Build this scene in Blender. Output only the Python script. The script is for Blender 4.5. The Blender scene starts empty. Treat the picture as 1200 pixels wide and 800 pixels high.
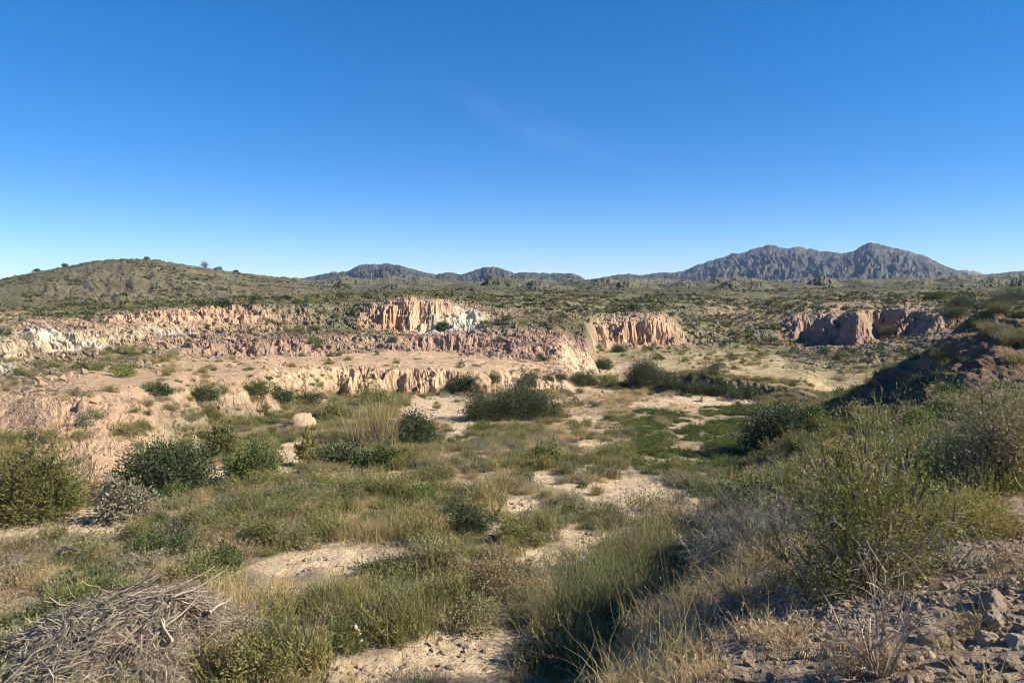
import bpy, math, random
import numpy as np
from mathutils import Vector

random.seed(7)
RNG = np.random.default_rng(11)
SC = bpy.context.scene
COL = SC.collection

# ------------------------------------------------------------------ camera model
F, PITCH = 840.0, math.atan(67 / 840.0)
SP, CP = math.sin(PITCH), math.cos(PITCH)


def ray(X, Y):
    """direction of a photograph position: (dx, dy, dz)"""
    X = np.asarray(X, float); Y = np.asarray(Y, float)
    return X - 600, F * CP - (Y - 400) * SP, -F * SP - (Y - 400) * CP


def az_of(X, Y=400):
    dx, dy, _ = ray(X, Y)
    return np.arctan2(dx, dy)


def z_at(X, Y, r):
    dx, dy, dz = ray(X, Y)
    return r * dz / np.hypot(dx, dy)


# ------------------------------------------------------------------ noise
_perm = np.random.default_rng(3).permutation(4096).astype(np.int64)
_ang = np.random.default_rng(4).random(4096) * 2 * np.pi
_gx, _gy = np.cos(_ang), np.sin(_ang)


def perlin(x, y, seed=0):
    x = np.asarray(x, float); y = np.asarray(y, float)
    xi = np.floor(x).astype(np.int64); yi = np.floor(y).astype(np.int64)
    fx, fy = x - xi, y - yi
    u = fx * fx * fx * (fx * (fx * 6 - 15) + 10); v = fy * fy * fy * (fy * (fy * 6 - 15) + 10)

    def g(ix, iy, dx, dy):
        h = _perm[(_perm[(ix + seed * 131) & 4095] + iy) & 4095]
        return _gx[h] * dx + _gy[h] * dy
    a = g(xi, yi, fx, fy); b = g(xi + 1, yi, fx - 1, fy)
    c = g(xi, yi + 1, fx, fy - 1); d = g(xi + 1, yi + 1, fx - 1, fy - 1)
    return ((a + (b - a) * u) * (1 - v) + (c + (d - c) * u) * v) * 1.5


def fbm(x, y, seed=0, octv=4, gain=.5):
    s = 0; a = 1
    for i in range(octv):
        s = s + a * perlin(x, y, seed + i); x = x * 2.03; y = y * 2.03; a *= gain
    return s


def ridged(x, y, seed=0, octv=3, gain=.5):
    """0 on ridges .. ~1 in the valley lines"""
    s = 0; a = 1; n = 0
    for i in range(octv):
        s = s + a * (1 - np.minimum(1, np.abs(perlin(x, y, seed + i)) * 1.9)) ** 2
        n += a; x = x * 2.1; y = y * 2.1; a *= gain
    return s / n


def sstep(a, b, x):
    t = np.clip((x - a) / (b - a), 0, 1)
    return t * t * (3 - 2 * t)


# ------------------------------------------------------------------ the land: profiles by bearing
PAL = {  # base colours of the soils
    's': (.42, .288, .172), 'p': (.365, .245, .15), 'r': (.265, .174, .12), 'w': (.46, .41, .305), 'o': (.405, .26, .16),
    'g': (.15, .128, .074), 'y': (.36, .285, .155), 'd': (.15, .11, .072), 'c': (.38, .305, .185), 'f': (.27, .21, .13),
    'h': (.088, .082, .046), 'k': (.265, .19, .12)}
ROUGH = {'s': .12, 'p': .7, 'r': 1.0, 'w': 1.0, 'o': 1.0, 'g': .9, 'y': .15, 'd': .5, 'c': 1.0, 'f': .1, 'h': 1.0, 'k': 1.0}
VEG = {'s': .05, 'p': .12, 'r': .08, 'w': .03, 'o': .03, 'g': 1.0, 'y': 1.0, 'd': .6, 'c': .1, 'f': 1.0, 'h': .9, 'k': .32}
FL_R = np.log([.5, 3, 10, 20, 40, 60, 80, 120, 200]); FL_Z = np.array([-4.8, -4.9, -5, -5.8, -7.5, -9, -10, -11.6, -12.5])


def floor_z(lr):
    return np.interp(lr, FL_R, FL_Z)


# per column: (range, picture row or 'f' for the valley floor, soil)
PROFILES = {
    0: [(26, 'f', 'f'), (27, 'f', 'k'), (36, 470, 'p'), (38, 458, 'k'), (46, 445, 'k'), (62, 432, 'w'), (64, 424, 'c'), (70, 398, 'c'), (80, 391, 'g'), (100, 383, 'k'), (130, 377, 'p'), (150, 370, 'k'), (200, 362, 'h')],
    50: [(26, 'f', 'f'), (26.5, 'f', 'p'), (34, 466, 'p'), (39, 455, 'p'), (46, 441, 'k'), (60, 427, 'k'), (75, 413, 'k'), (77, 409, 'c'), (82, 388, 'w'), (86, 385, 'k'), (95, 382, 'p'), (110, 377, 'p'), (150, 369, 'g'), (220, 362, 'h')],
    100: [(26, 'f', 'f'), (26.5, 'f', 'p'), (34, 462, 'p'), (39, 450, 's'), (47, 437, 's'), (60, 426, 'k'), (76, 410, 'k'), (77.5, 406, 'w'), (81, 392, 'c'), (84, 384, 'k'), (95, 380, 'p'), (110, 376, 'p'), (135, 370, 'g'), (220, 360, 'h')],
    150: [(27, 'f', 'f'), (27.5, 'f', 'p'), (33, 472, 'p'), (37, 453, 's'), (46, 440, 's'), (54, 429, 'k'), (70, 415, 'g'), (79, 405, 'k'), (84, 389, 'c'), (96, 381, 'p'), (101, 376, 'p'), (103, 368, 'o'), (110, 364, 'g'), (250, 356, 'h')],
    200: [(30, 'f', 'f'), (31, 'f', 'g'), (37, 470, 'k'), (40, 449, 's'), (47, 437, 's'), (56, 430, 's'), (62, 424, 's'), (76, 415, 'k'), (78, 408, 'k'), (90, 394, 'k'), (95, 390, 'w'), (98, 379, 'p'), (100, 377, 'o'), (103, 363, 'o'), (120, 360, 'h'), (250, 354, 'h')],
    250: [(38, 'f', 'f'), (39, 'f', 'g'), (43, 462, 'k'), (46, 443, 's'), (52, 434, 's'), (64, 424, 's'), (76, 418, 'k'), (77.5, 414, 'r'), (79, 403, 'r'), (85, 398, 'k'), (95, 389, 'k'), (98, 378, 'p'), (100, 376, 'o'), (104, 361, 'o'), (130, 358, 'h'), (250, 352, 'h')],
    300: [(42, 'f', 'f'), (43, 'f', 'g'), (46, 462, 'p'), (48, 438, 's'), (60, 424, 's'), (76, 417, 's'), (77.5, 415, 'r'), (80, 398, 'r'), (88, 393, 'k'), (97, 380, 'p'), (100, 376, 'o'), (103, 358, 'k'), (120, 355, 'h'), (250, 351, 'h')],
    350: [(48, 'f', 'f'), (49, 'f', 'g'), (53, 455, 'p'), (55, 433, 's'), (65, 423, 's'), (77, 415, 's'), (78, 414, 'r'), (81, 394, 'r'), (92, 390, 'g'), (100, 374, 'k'), (104, 360, 'g'), (112, 355, 'g'), (250, 349, 'h')],
    400: [(57, 'f', 'f'), (57.5, 'f', 'p'), (60, 431, 's'), (68, 420, 's'), (78, 413, 's'), (79, 412, 'r'), (84, 396, 'k'), (95, 386, 'g'), (100, 372, 'g'), (110, 360, 'g'), (125, 352, 'g'), (250, 347, 'h')],
    440: [(57, 'f', 'f'), (57.5, 'f', 'p'), (60, 432, 's'), (68, 421, 's'), (78, 412, 's'), (79, 411, 'r'), (84, 396, 'k'), (94, 387, 'g'), (97, 380, 'o'), (100, 360, 'o'), (108, 354, 'g'), (250, 345, 'h')],
    480: [(57, 'f', 'f'), (57.5, 'f', 'p'), (60, 433, 's'), (68, 421, 's'), (78, 412, 's'), (79, 411, 'r'), (81.5, 394, 'r'), (95, 388, 'p'), (96, 387, 'o'), (99, 350, 'o'), (110, 347, 'g'), (250, 343, 'h')],
    520: [(57, 'f', 'f'), (57.5, 'f', 'p'), (60, 433, 's'), (68, 421, 's'), (78, 412, 's'), (79, 411, 'r'), (81.5, 393, 'r'), (95, 389, 'w'), (96, 388, 'w'), (99.5, 354, 'o'), (110, 350, 'g'), (250, 343, 'h')],
    550: [(57, 'f', 'f'), (57.5, 'f', 'p'), (60, 434, 's'), (68, 421, 's'), (78, 412, 'r'), (79, 411, 'r'), (81.5, 391, 'r'), (95, 387, 'w'), (96, 386, 'w'), (100, 364, 'w'), (112, 361, 'k'), (130, 354, 'g'), (250, 343, 'h')],
    580: [(57, 'f', 'f'), (57.5, 'f', 'p'), (60.5, 435, 's'), (68, 422, 's'), (76, 414, 'r'), (79, 402, 'r'), (82, 390, 'r'), (88, 383, 'g'), (100, 374, 'k'), (106, 366, 'k'), (125, 360, 'g'), (200, 350, 'g'), (300, 342, 'h')],
    610: [(57.5, 'f', 'f'), (58, 'f', 'p'), (61.5, 437, 's'), (68, 424, 's'), (73.5, 418, 'r'), (77, 402, 'r'), (82, 389, 'r'), (88, 379, 'g'), (110, 367, 'k'), (160, 356, 'g'), (300, 342, 'h')],
    650: [(58, 'f', 'f'), (58.5, 'f', 'p'), (63, 442, 'k'), (67, 430, 'p'), (72, 422, 'p'), (74, 417, 'r'), (78, 400, 'r'), (84, 388, 'r'), (90, 381, 'g'), (120, 367, 'g'), (180, 354, 'g'), (300, 342, 'h')],
    685: [(62, 'f', 's'), (68, 443, 'k'), (74, 431, 'r'), (79, 424, 'r'), (81, 416, 'r'), (87, 400, 'r'), (93, 391, 'g'), (110, 380, 'g'), (128, 373, 'g'), (200, 355, 'g'), (300, 343, 'h')],
    703: [(62, 'f', 's'), (72, 'f', 'k'), (85, 'f', 'r'), (100, 'f', 'k'), (120, 410, 'y'), (124, 404, 'r'), (128, 380, 'o'), (150, 367, 'g'), (200, 355, 'g'), (300, 343, 'h')],
    720: [(60, 'f', 'f'), (85, 'f', 's'), (100, 'f', 'y'), (123, 409, 'y'), (125, 406, 'o'), (129, 378, 'o'), (150, 366, 'g'), (200, 355, 'g'), (300, 343, 'h')],
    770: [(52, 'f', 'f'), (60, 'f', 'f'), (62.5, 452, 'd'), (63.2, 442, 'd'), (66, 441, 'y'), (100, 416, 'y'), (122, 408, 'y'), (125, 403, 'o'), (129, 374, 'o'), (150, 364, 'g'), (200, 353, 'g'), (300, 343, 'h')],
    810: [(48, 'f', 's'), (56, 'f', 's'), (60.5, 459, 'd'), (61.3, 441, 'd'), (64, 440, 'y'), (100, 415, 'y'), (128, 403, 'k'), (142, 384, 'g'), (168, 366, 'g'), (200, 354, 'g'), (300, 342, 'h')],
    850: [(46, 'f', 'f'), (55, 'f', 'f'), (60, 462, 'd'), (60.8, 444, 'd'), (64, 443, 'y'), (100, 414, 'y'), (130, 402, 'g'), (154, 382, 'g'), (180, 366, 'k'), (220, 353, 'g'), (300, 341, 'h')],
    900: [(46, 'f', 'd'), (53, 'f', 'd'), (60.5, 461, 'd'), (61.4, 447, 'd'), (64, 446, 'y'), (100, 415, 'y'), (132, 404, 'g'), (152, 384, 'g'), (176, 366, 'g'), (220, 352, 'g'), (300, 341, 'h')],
    940: [(46, 'f', 'd'), (55, 'f', 'd'), (60, 459, 'd'), (66, 446, 'y'), (100, 416, 'g'), (145, 402, 'r'), (151, 374, 'r'), (160, 365, 'k'), (220, 351, 'g'), (300, 340, 'h')],
    975: [(46, 'f', 'd'), (70, 'f', 'y'), (100, 416, 'g'), (137, 403, 'r'), (142.5, 369, 'r'), (154, 364, 'k'), (220, 350, 'g'), (300, 340, 'h')],
    1005: [(46, 'f', 'd'), (70, 'f', 'y'), (100, 414, 'g'), (127, 404, 'r'), (132, 366, 'r'), (150, 363, 'k'), (220, 350, 'g'), (300, 340, 'h')],
    1030: [(46, 'f', 'd'), (70, 'f', 'y'), (100, 412, 'g'), (134, 398, 'r'), (148, 389, 'r'), (152, 364, 'k'), (220, 349, 'g'), (300, 340, 'h')],
    1060: [(46, 'f', 'd'), (70, 'f', 'y'), (100, 410, 'g'), (136, 391, 'r'), (141, 364, 'r'), (150, 361, 'k'), (220, 349, 'g'), (300, 339, 'h')],
    1100: [(46, 'f', 'd'), (70, 'f', 'y'), (100, 405, 'g'), (124, 386, 'r'), (130, 366, 'k'), (160, 361, 'g'), (220, 349, 'g'), (300, 339, 'h')],
    1150: [(46, 'f', 'd'), (70, 'f', 'y'), (100, 398, 'g'), (130, 376, 'k'), (137, 364, 'g'), (160, 359, 'g'), (250, 345, 'h'), (300, 341, 'h')],
    1200: [(46, 'f', 'd'), (70, 'f', 'y'), (100, 392, 'g'), (130, 371, 'g'), (160, 360, 'g'), (250, 345, 'h'), (300, 341, 'h')],
}
LR = np.linspace(math.log(.4), math.log(9000), 1500)
cols_az, cols_z, cols_c, cols_a, cols_v = [], [], [], [], []


def add_col(az, pts, X=None):
    lr, z, c, a, v = [math.log(.4)], [floor_z(math.log(.4))], [PAL['f']], [.1], [1.]
    for r, Y, s in [(6, 'f', 'f'), (10, 'f', 'f'), (15, 'f', 'f'), (20, 'f', 'f'), (24, 'f', 'f')] + pts:
        if Y == 'f':
            if math.log(r) <= lr[-1]: continue
            zz = float(floor_z(math.log(r)))
        else:
            zz = float(z_at(X, Y, r)) if X is not None else Y
        lr.append(math.log(r)); z.append(zz); c.append(PAL[s]); a.append(ROUGH[s]); v.append(VEG[s])
    zl = z[-1]
    for r, t in ((600, -1.0), (2000, -.5), (9000, 0)):
        lr.append(math.log(r)); z.append(zl * (1 if r < 1000 else 1) + t); c.append(PAL['h']); a.append(1.); v.append(.8)
    c = np.array(c)
    cols_az.append(az); cols_z.append(np.interp(LR, lr, z)); cols_a.append(np.interp(LR, lr, a)); cols_v.append(np.interp(LR, lr, v))
    cols_c.append(np.stack([np.interp(LR, lr, c[:, k]) for k in range(3)], 1))


PLAIN = [(30, -5.5, 'g'), (100, -6.5, 'g'), (300, -5, 'h')]
add_col(-math.pi, PLAIN); add_col(-1.5, PLAIN)
for X in sorted(PROFILES):
    if X == 0: add_col(float(az_of(-250)), PROFILES[0], 0)
    add_col(float(az_of(X)), PROFILES[X], X)
    if X == 1200: add_col(float(az_of(1450)), PROFILES[1200], 1200)
add_col(1.5, PLAIN); add_col(math.pi, PLAIN)
cols_az = np.array(cols_az); cols_z = np.array(cols_z); cols_a = np.array(cols_a); cols_v = np.array(cols_v); cols_c = np.array(cols_c)


def look(tabs, az, lr):
    i = np.clip(np.searchsorted(cols_az, az) - 1, 0, len(cols_az) - 2)
    t = np.clip((az - cols_az[i]) / (cols_az[i + 1] - cols_az[i]), 0, 1); t = t * t * (3 - 2 * t)
    k = np.clip((lr - LR[0]) / (LR[1] - LR[0]), 0, len(LR) - 1.001); j = k.astype(int); s = k - j
    out = []
    for T in tabs:
        tt, ss = (t[..., None], s[..., None]) if T.ndim == 3 else (t, s)
        out.append((T[i, j] * (1 - ss) + T[i, j + 1] * ss) * (1 - tt) + (T[i + 1, j] * (1 - ss) + T[i + 1, j + 1] * ss) * tt)
    return out


BANK = np.array([(-30, -60), (-12, -20), (-6.5, -3), (-3.4, 2), (-.3, 6), (2.1, 10), (3.5, 13.8), (4.7, 16.2), (7, 21.5), (10.5, 28), (13.6, 32), (16.4, 37),
                 (18.6, 45), (25, 54), (38, 57), (52, 52), (90, 35), (150, 0), (150, -60)], float)


def bank_dist(x, y):
    """signed distance into the bank (positive inside)"""
    d2 = np.full(x.shape, 1e9); inside = np.zeros(x.shape, bool)
    n = len(BANK)
    for i in range(n):
        (ax, ay), (bx, by) = BANK[i], BANK[(i + 1) % n]
        ex, ey = bx - ax, by - ay
        t = np.clip(((x - ax) * ex + (y - ay) * ey) / (ex * ex + ey * ey), 0, 1)
        d2 = np.minimum(d2, (x - ax - t * ex) ** 2 + (y - ay - t * ey) ** 2)
        c = (ay > y) != (by > y)
        inside ^= c & (x < (bx - ax) * (y - ay) / (by - ay + 1e-12) + ax)
    d = np.sqrt(d2)
    return np.where(inside, d, -d)


# ridges: crest line in the picture, range of crest, near foot, far foot, gully frequency, gully depth, soil
def crest(pts, seed=0, amp=.0):
    X = np.array([p[0] for p in pts], float); Y = np.array([p[1] for p in pts], float)
    return X, Y


HILL = [(-420, 338), (-200, 330), (0, 327), (40, 319), (80, 312), (110, 306), (135, 304.5), (160, 303.5), (185, 305), (215, 310), (240, 313.5), (280, 320), (320, 324.5), (345, 328), (370, 333), (400, 339), (430, 346), (460, 352)]
LEFTM = [(250, 338), (300, 333), (345, 327), (365, 324), (390, 319), (408, 317), (420, 311), (430, 308.5), (442, 309.5), (455, 308), (468, 311), (482, 315), (497, 318.5), (510, 321), (520, 319.5), (530, 319.5), (541, 322), (553, 317.5), (565, 313.5), (577, 313), (590, 314.5), (603, 320), (613, 319), (622, 318.5), (640, 320), (655, 319.5), (672, 320.5), (682, 325), (690, 330), (720, 337)]
MIDM = [(640, 338), (690, 330), (705, 326), (718, 322.5), (735, 320.5), (750, 322.5), (765, 320), (780, 319), (800, 321), (830, 326), (870, 334)]
RIGHTM = [(690, 338), (740, 330), (780, 322), (800, 317), (815, 311), (830, 306), (842, 302), (850, 299.5), (858, 296), (866, 297.5), (876, 293), (885, 290.5), (896, 287.5), (905, 287), (913, 289.5), (922, 290.5), (932, 288.5), (942, 290), (952, 291), (960, 294), (972, 295), (985, 296.5), (995, 295), (1003, 291), (1010, 286.5), (1017, 284), (1024, 285), (1034, 287), (1045, 290), (1058, 292.5), (1070, 296), (1085, 301), (1100, 308), (1112, 313.5), (1122, 317), (1150, 325), (1200, 336)]
FARM = [(1090, 335), (1110, 319), (1128, 316), (1140, 317), (1148, 319), (1165, 325), (1200, 335)]
RSIDE = [(1080, 342), (1110, 330), (1140, 322.5), (1160, 321), (1175, 319.5), (1190, 317.5), (1205, 317), (1240, 314), (1300, 316), (1400, 326), (1600, 338)]


def fh(seed, base, amp, n=60, x0=-300, x1=1500):
    X = np.linspace(x0, x1, n)
    return [(float(a), float(base - amp * (.5 + .9 * fbm(a / 95. + seed * 17.3, seed * 3.1 + .4 * 0, 40 + seed, 3)))) for a in X]


def knolls(seed, base, amp, wide):
    X = np.linspace(330, 1500, 190)
    return [(float(a), float(base + 1.5 - amp * max(0., .12 + 1.1 * fbm(a / wide + seed * 7.7, seed * 3.3 + .21, 180 + seed, 2, .4)))) for a in X]


RIDGES = [
    (knolls(1, 335, 13.6, 63), 1500, 1360, 1660, 60, .45, (.095, .092, .055), .3),
    (knolls(2, 336, 15.2, 56), 1080, 975, 1210, 60, .45, (.085, .083, .046), .3),
    (knolls(3, 337.5, 16.0, 62), 780, 700, 880, 56, .45, (.10, .09, .052), .35),
    (knolls(4, 339, 16.0, 53), 570, 508, 645, 56, .45, (.082, .08, .043), .35),
    (knolls(5, 341, 16.0, 66), 420, 372, 475, 50, .45, (.10, .088, .05), .4),
    (knolls(6, 343, 15.2, 60), 318, 290, 350, 50, .45, (.095, .085, .048), .4),
    # crest, rc, rin, rout, kaz, depth, colour, rock
    (FARM, 8000, 7000, 8600, 40, .2, (.13, .12, .09), .3),
    (RIGHTM, 5200, 3000, 7000, 44, .30, (.055, .055, .046), .38),
    (MIDM, 4600, 3400, 6000, 50, .34, (.048, .052, .038), .25),
    (LEFTM, 3600, 2300, 5000, 52, .40, (.05, .052, .039), .38),
    (RSIDE, 2600, 1500, 3600, 60, .35, (.12, .115, .075), .2),
    (fh(1, 334, 11), 2100, 1700, 2500, 40, .5, (.105, .098, .055), .3),
    (fh(2, 336, 12), 1500, 1150, 1850, 36, .5, (.105, .098, .055), .3),
    (HILL, 520, 215, 800, 16, .07, (.125, .108, .06), .35),
]


def land(x, y, full=True):
    """height (and soil colour, plant weight) of the land at x, y"""
    x = np.asarray(x, float); y = np.asarray(y, float)
    r = np.maximum(np.hypot(x, y), .3); lr = np.log(r); az = np.arctan2(x, y)
    far = sstep(math.log(30), math.log(60), lr); mid = sstep(math.log(20), math.log(34), lr)
    # gullied edges: the profile is shifted in and out along the range
    k = 1.0
    w1 = (ridged(az * 13, lr * 13, 5, 4, .6) - .35) * (.5 + sstep(-.5, .5, fbm(az * 8, lr * 8, 6, 2)))
    w2 = fbm(az * 5.5, lr * 5.5, 9, 2)
    w3 = fbm(az * 60, lr * 60, 12, 2)
    w4 = (ridged(az * 52 + 2.2 * fbm(az * 9, lr * 4, 77, 2), lr * 9, 71, 3, .6) - .35) * (.25 + 1.5 * sstep(-.5, .6, fbm(az * 13, lr * 13, 75, 2)))
    dlr = mid * (.026 * w1 + .012 * w2 + .006 * w3 + .010 * w4)
    daz = mid * (.008 * fbm(az * 9, lr * 9, 15, 2))
    z, c, a, v = look((cols_z, cols_c, cols_a, cols_v), az + daz, lr + dlr)
    # unevenness
    und = fbm(x / 3.1, y / 3.1, 20, 4) * .10 + fbm(x / 14., y / 14., 25, 3) * .16
    z = z + und * (.35 + .65 * far) * np.where(r > 200, 1.6, 1)
    gl = ridged(az * 30, lr * 15, 30, 4, .55)
    z = z - a * far * r * .0062 * (gl - .3) * (1 - .85 * sstep(140, 260, r))
    ng = sstep(160, 130, r) * far
    er = ridged(x / 2.6 + .4 * y, y / 5.2, 34, 4, .6)
    z = z - a * ng * .8 * (er - .25)
    z = z - a * .14 * (ridged(az * 80 + 1.5 * fbm(az * 20, lr * 20, 36, 2), lr * 13, 35, 3, .6) - .3) * sstep(24, 28, r) * sstep(75, 50, r)
    zs = z * 2 * np.pi / .62 + 2.5 * fbm(x / 6, y / 6, 38, 2)
    z = z + a * ng * .062 * (np.sin(zs) + .4 * np.sin(2.3 * zs + 1))
    rug = fbm(x / 22., y / 22., 33, 5, .55)
    z = z + a * sstep(4.75, 5.3, lr) * rug * np.minimum(r * .009, 2.2) * (1 - .55 * sstep(130, 200, r) - .35 * sstep(260, 480, r))
    hl = .5 + .62 * fbm(az * 5.2, lr * 8.5, 42, 2, .4) + .30 * (ridged(az * 11 + .4 * fbm(az * 6, lr * 6, 41, 2), lr * 9, 46, 2, .4) - .4)
    z = z + r * (.016 + .006 * sstep(6.0, 7.2, lr)) * (hl - .50 - .16 * sstep(6.0, 7.0, lr)) * sstep(math.log(290), math.log(520), lr) * sstep(math.log(3800), math.log(2600), lr) * sstep(-.62, -.05, az + .25 * sstep(6.5, 7.3, lr))
    # far ridges
    rid = np.zeros(x.shape)
    for n, (pts, rc, rin, rout, kaz, dep, colr, rock) in enumerate(RIDGES):
        sel = (r > rin * .8) & (r < rout * 1.1)
        if not sel.any(): continue
        aa, rr = az[sel], r[sel]
        P = np.array(pts); A = az_of(P[:, 0], 330)
        cw = .012 * fbm(aa * 8, np.log(rr) * 5, 60 + n, 2) * (0 if n == len(RIDGES) - 1 else .6)
        rcw = rc * (1 + .05 * fbm(aa * 12, aa * 0 + n, 80 + n, 3))
        cz = np.interp(aa, A, z_at(P[:, 0], P[:, 1], 1.)) * rcw
        cz = cz + rcw * .0011 * fbm(aa * 120, aa * 0 + .5 * n, 90 + n, 3) * (1 if n != len(RIDGES) - 1 else .25)
        t = np.where(rr < rcw, (rr - rin) / (rcw - rin), (rout - rr) / (rout - rcw))
        t = np.clip(t, 0, 1)
        zb = z[sel]
        rel = np.maximum(cz - zb, 0)
        sh = t ** 1.25 if n != len(RIDGES) - 1 else sstep(0, 1, t) * .45 + t * .55
        warp = .25 * fbm(aa * kaz * .35, t * 2.2, 100 + n, 3)
        g = .62 * ridged(aa * kaz * .7 + warp * 2.5, t * .5 + warp, 110 + n, 2, .5) + .38 * ridged(aa * kaz * 2.2 + warp * 4 + t * 2, t * 1.1, 114 + n, 3, .6)
        win = np.sin(np.pi * np.clip(t, 0, 1) ** .8) ** .8 * (t < 1) + .0
        h = rel * sh - rel * dep * win * (g - .22) + (rel * .05 * fbm(aa * kaz * 3, t * 5, 120 + n, 4)) * win
        zn = zb + np.maximum(h, 0) if n != len(RIDGES) - 1 else zb + h * (rel > 0)
        up = np.maximum(zn - zb, 0)
        z[sel] = np.maximum(zb, zn)
        m = sstep(.02, .12, t) * (up > 0)
        m = m * sstep(0, 3, rel)
        nz = fbm(aa * kaz * 2.0, t * 9, 130 + n, 4)
        rk = sstep(.05, .5, nz + .9 * (.45 - g) + (t - .5) * .3) * rock
        cc = np.array(colr) * (1 + .25 * nz[:, None]) * (1 - rk[:, None]) + np.array((.135, .113, .094)) * rk[:, None]
        c[sel] = c[sel] * (1 - m[:, None]) + cc * m[:, None]
        v[sel] = v[sel] * (1 - m) + (.9 - .6 * rk) * m
        rid[sel] = np.maximum(rid[sel], m)
    # the bank on the right and the knoll that ends it
    s = bank_dist(x, y) + .35 * fbm(x / 2.6, y / 2.6, 50, 3) * sstep(4, 9, r) + 1.1 * fbm(x / 5.5, y / 5.5, 53, 3) * sstep(12, 24, r)
    top = np.interp(y, [-60, 2.5, 4, 6, 9, 12, 17, 22, 31, 36, 41, 48, 60], [-1.5, -1.5, -1.62, -1.95, -2.4, -3.0, -4.2, -5.0, -4.7, -2.9, -1.65, -1.5, -2.6])
    top = top + .004 * (x + 4) * (y < 20) * -1
    wid = np.interp(y, [0, 10, 20, 30, 37, 44], [4.4, 4.4, 4.0, 5.0, 9.0, 10.])
    t = np.clip(s / wid, 0, 1)
    pr = np.interp(t, [0, .06, .14, .25, .36, .46, .58, .76, 1.], [0, .12, .32, .54, .70, .79, .87, .94, 1.])
    pr = pr + (sstep(0, 1, t) * .35 + t * .65 - pr) * sstep(29, 35, y)
    gb = ridged((x + y) / 3.2, (x - y) / 9, 56, 3) * sstep(18, 30, r) * .95 * np.sin(np.pi * t)
    zb = z + np.maximum(top - z, .3) * pr - gb
    mb = sstep(-.2, .25, s)
    z = np.where(s > 0, zb, z)
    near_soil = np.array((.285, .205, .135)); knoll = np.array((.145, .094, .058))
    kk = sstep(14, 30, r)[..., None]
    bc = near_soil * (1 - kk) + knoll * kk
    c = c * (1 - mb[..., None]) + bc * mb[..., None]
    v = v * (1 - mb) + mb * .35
    # small scale
    z = z + mb * sstep(24, 32, r) * (.30 * fbm(x / 2.4, y / 2.4, 66, 4, .6) - .35 * (ridged((x + y) / 2.2, (x - y) / 6, 68, 3) - .3))
    sm = fbm(x / .55, y / .55, 58, 3) * .03 * sstep(60, 20, r) + fbm(x / .16, y / .16, 62, 2) * .012 * sstep(14, 5, r)
    z = z + sm
    if not full: return z
    return z, c, v, s, rid, r, lr, az


def zland(x, y):
    return land(np.atleast_1d(np.asarray(x, float)), np.atleast_1d(np.asarray(y, float)), False)


def hit(X, Y, r0=2.2, r1=700):
    """where the ray of a photograph position first meets the land"""
    dx, dy, dz = ray(X, Y); h = math.hypot(dx, dy)
    rr = np.exp(np.linspace(math.log(r0), math.log(r1), 2600))
    zz = zland(dx / h * rr, dy / h * rr); b = zz >= dz / h * rr
    i = int(np.argmax(b)) if b.any() else len(rr) - 1
    return float(dx / h * rr[i]), float(dy / h * rr[i]), float(zz[i]), float(rr[i])

# ------------------------------------------------------------------ materials
def new_mat(name):
    m = bpy.data.materials.new(name); m.use_nodes = True
    nt = m.node_tree; nt.nodes.clear()
    return m, nt, nt.nodes, nt.links


def N(nodes, t, **kw):
    n = nodes.new(t)
    for k, v in kw.items():
        if k == 'ins':
            for a, b in v.items(): n.inputs[a].default_value = b
        else: setattr(n, k, v)
    return n


def land_material(name, detail, bump, scales, rough=.95):
    m, nt, nd, L = new_mat(name)
    out = N(nd, 'ShaderNodeOutputMaterial'); b = N(nd, 'ShaderNodeBsdfPrincipled', ins={'Roughness': rough, 'Specular IOR Level': .12})
    at = N(nd, 'ShaderNodeAttribute', attribute_name='soil'); geo = N(nd, 'ShaderNodeNewGeometry')
    n1 = N(nd, 'ShaderNodeTexNoise', ins={'Scale': scales[0], 'Detail': 8, 'Roughness': .65})
    n2 = N(nd, 'ShaderNodeTexNoise', ins={'Scale': scales[1], 'Detail': 6, 'Roughness': .7})
    L.new(geo.outputs['Position'], n1.inputs['Vector']); L.new(geo.outputs['Position'], n2.inputs['Vector'])
    mr = N(nd, 'ShaderNodeMapRange', ins={'From Min': .3, 'From Max': .7, 'To Min': 1 - detail, 'To Max': 1 + detail}); L.new(n1.outputs['Fac'], mr.inputs['Value'])
    mr2 = N(nd, 'ShaderNodeMapRange', ins={'From Min': .3, 'From Max': .7, 'To Min': 1 - detail, 'To Max': 1 + detail}); L.new(n2.outputs['Fac'], mr2.inputs['Value'])
    mu = N(nd, 'ShaderNodeMath', operation='MULTIPLY'); L.new(mr.outputs[0], mu.inputs[0]); L.new(mr2.outputs[0], mu.inputs[1])
    vm = N(nd, 'ShaderNodeVectorMath', operation='SCALE'); L.new(at.outputs['Color'], vm.inputs[0]); L.new(mu.outputs[0], vm.inputs['Scale'])
    L.new(vm.outputs[0], b.inputs['Base Color'])
    bp = N(nd, 'ShaderNodeBump', ins={'Strength': 1.0, 'Distance': bump}); ad = N(nd, 'ShaderNodeMath', operation='ADD')
    L.new(n1.outputs['Fac'], ad.inputs[0]); L.new(n2.outputs['Fac'], ad.inputs[1]); L.new(ad.outputs[0], bp.inputs['Height']); L.new(bp.outputs[0], b.inputs['Normal'])
    L.new(b.outputs[0], out.inputs[0])
    return m


M_LAND = land_material('dry_earth', .26, .07, (1.9, 10.0))
M_HILL = land_material('hill_earth', .18, .5, (.05, .35))
M_MOUNT = land_material('mountain_rock', .30, 3.0, (.012, .06))

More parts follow.
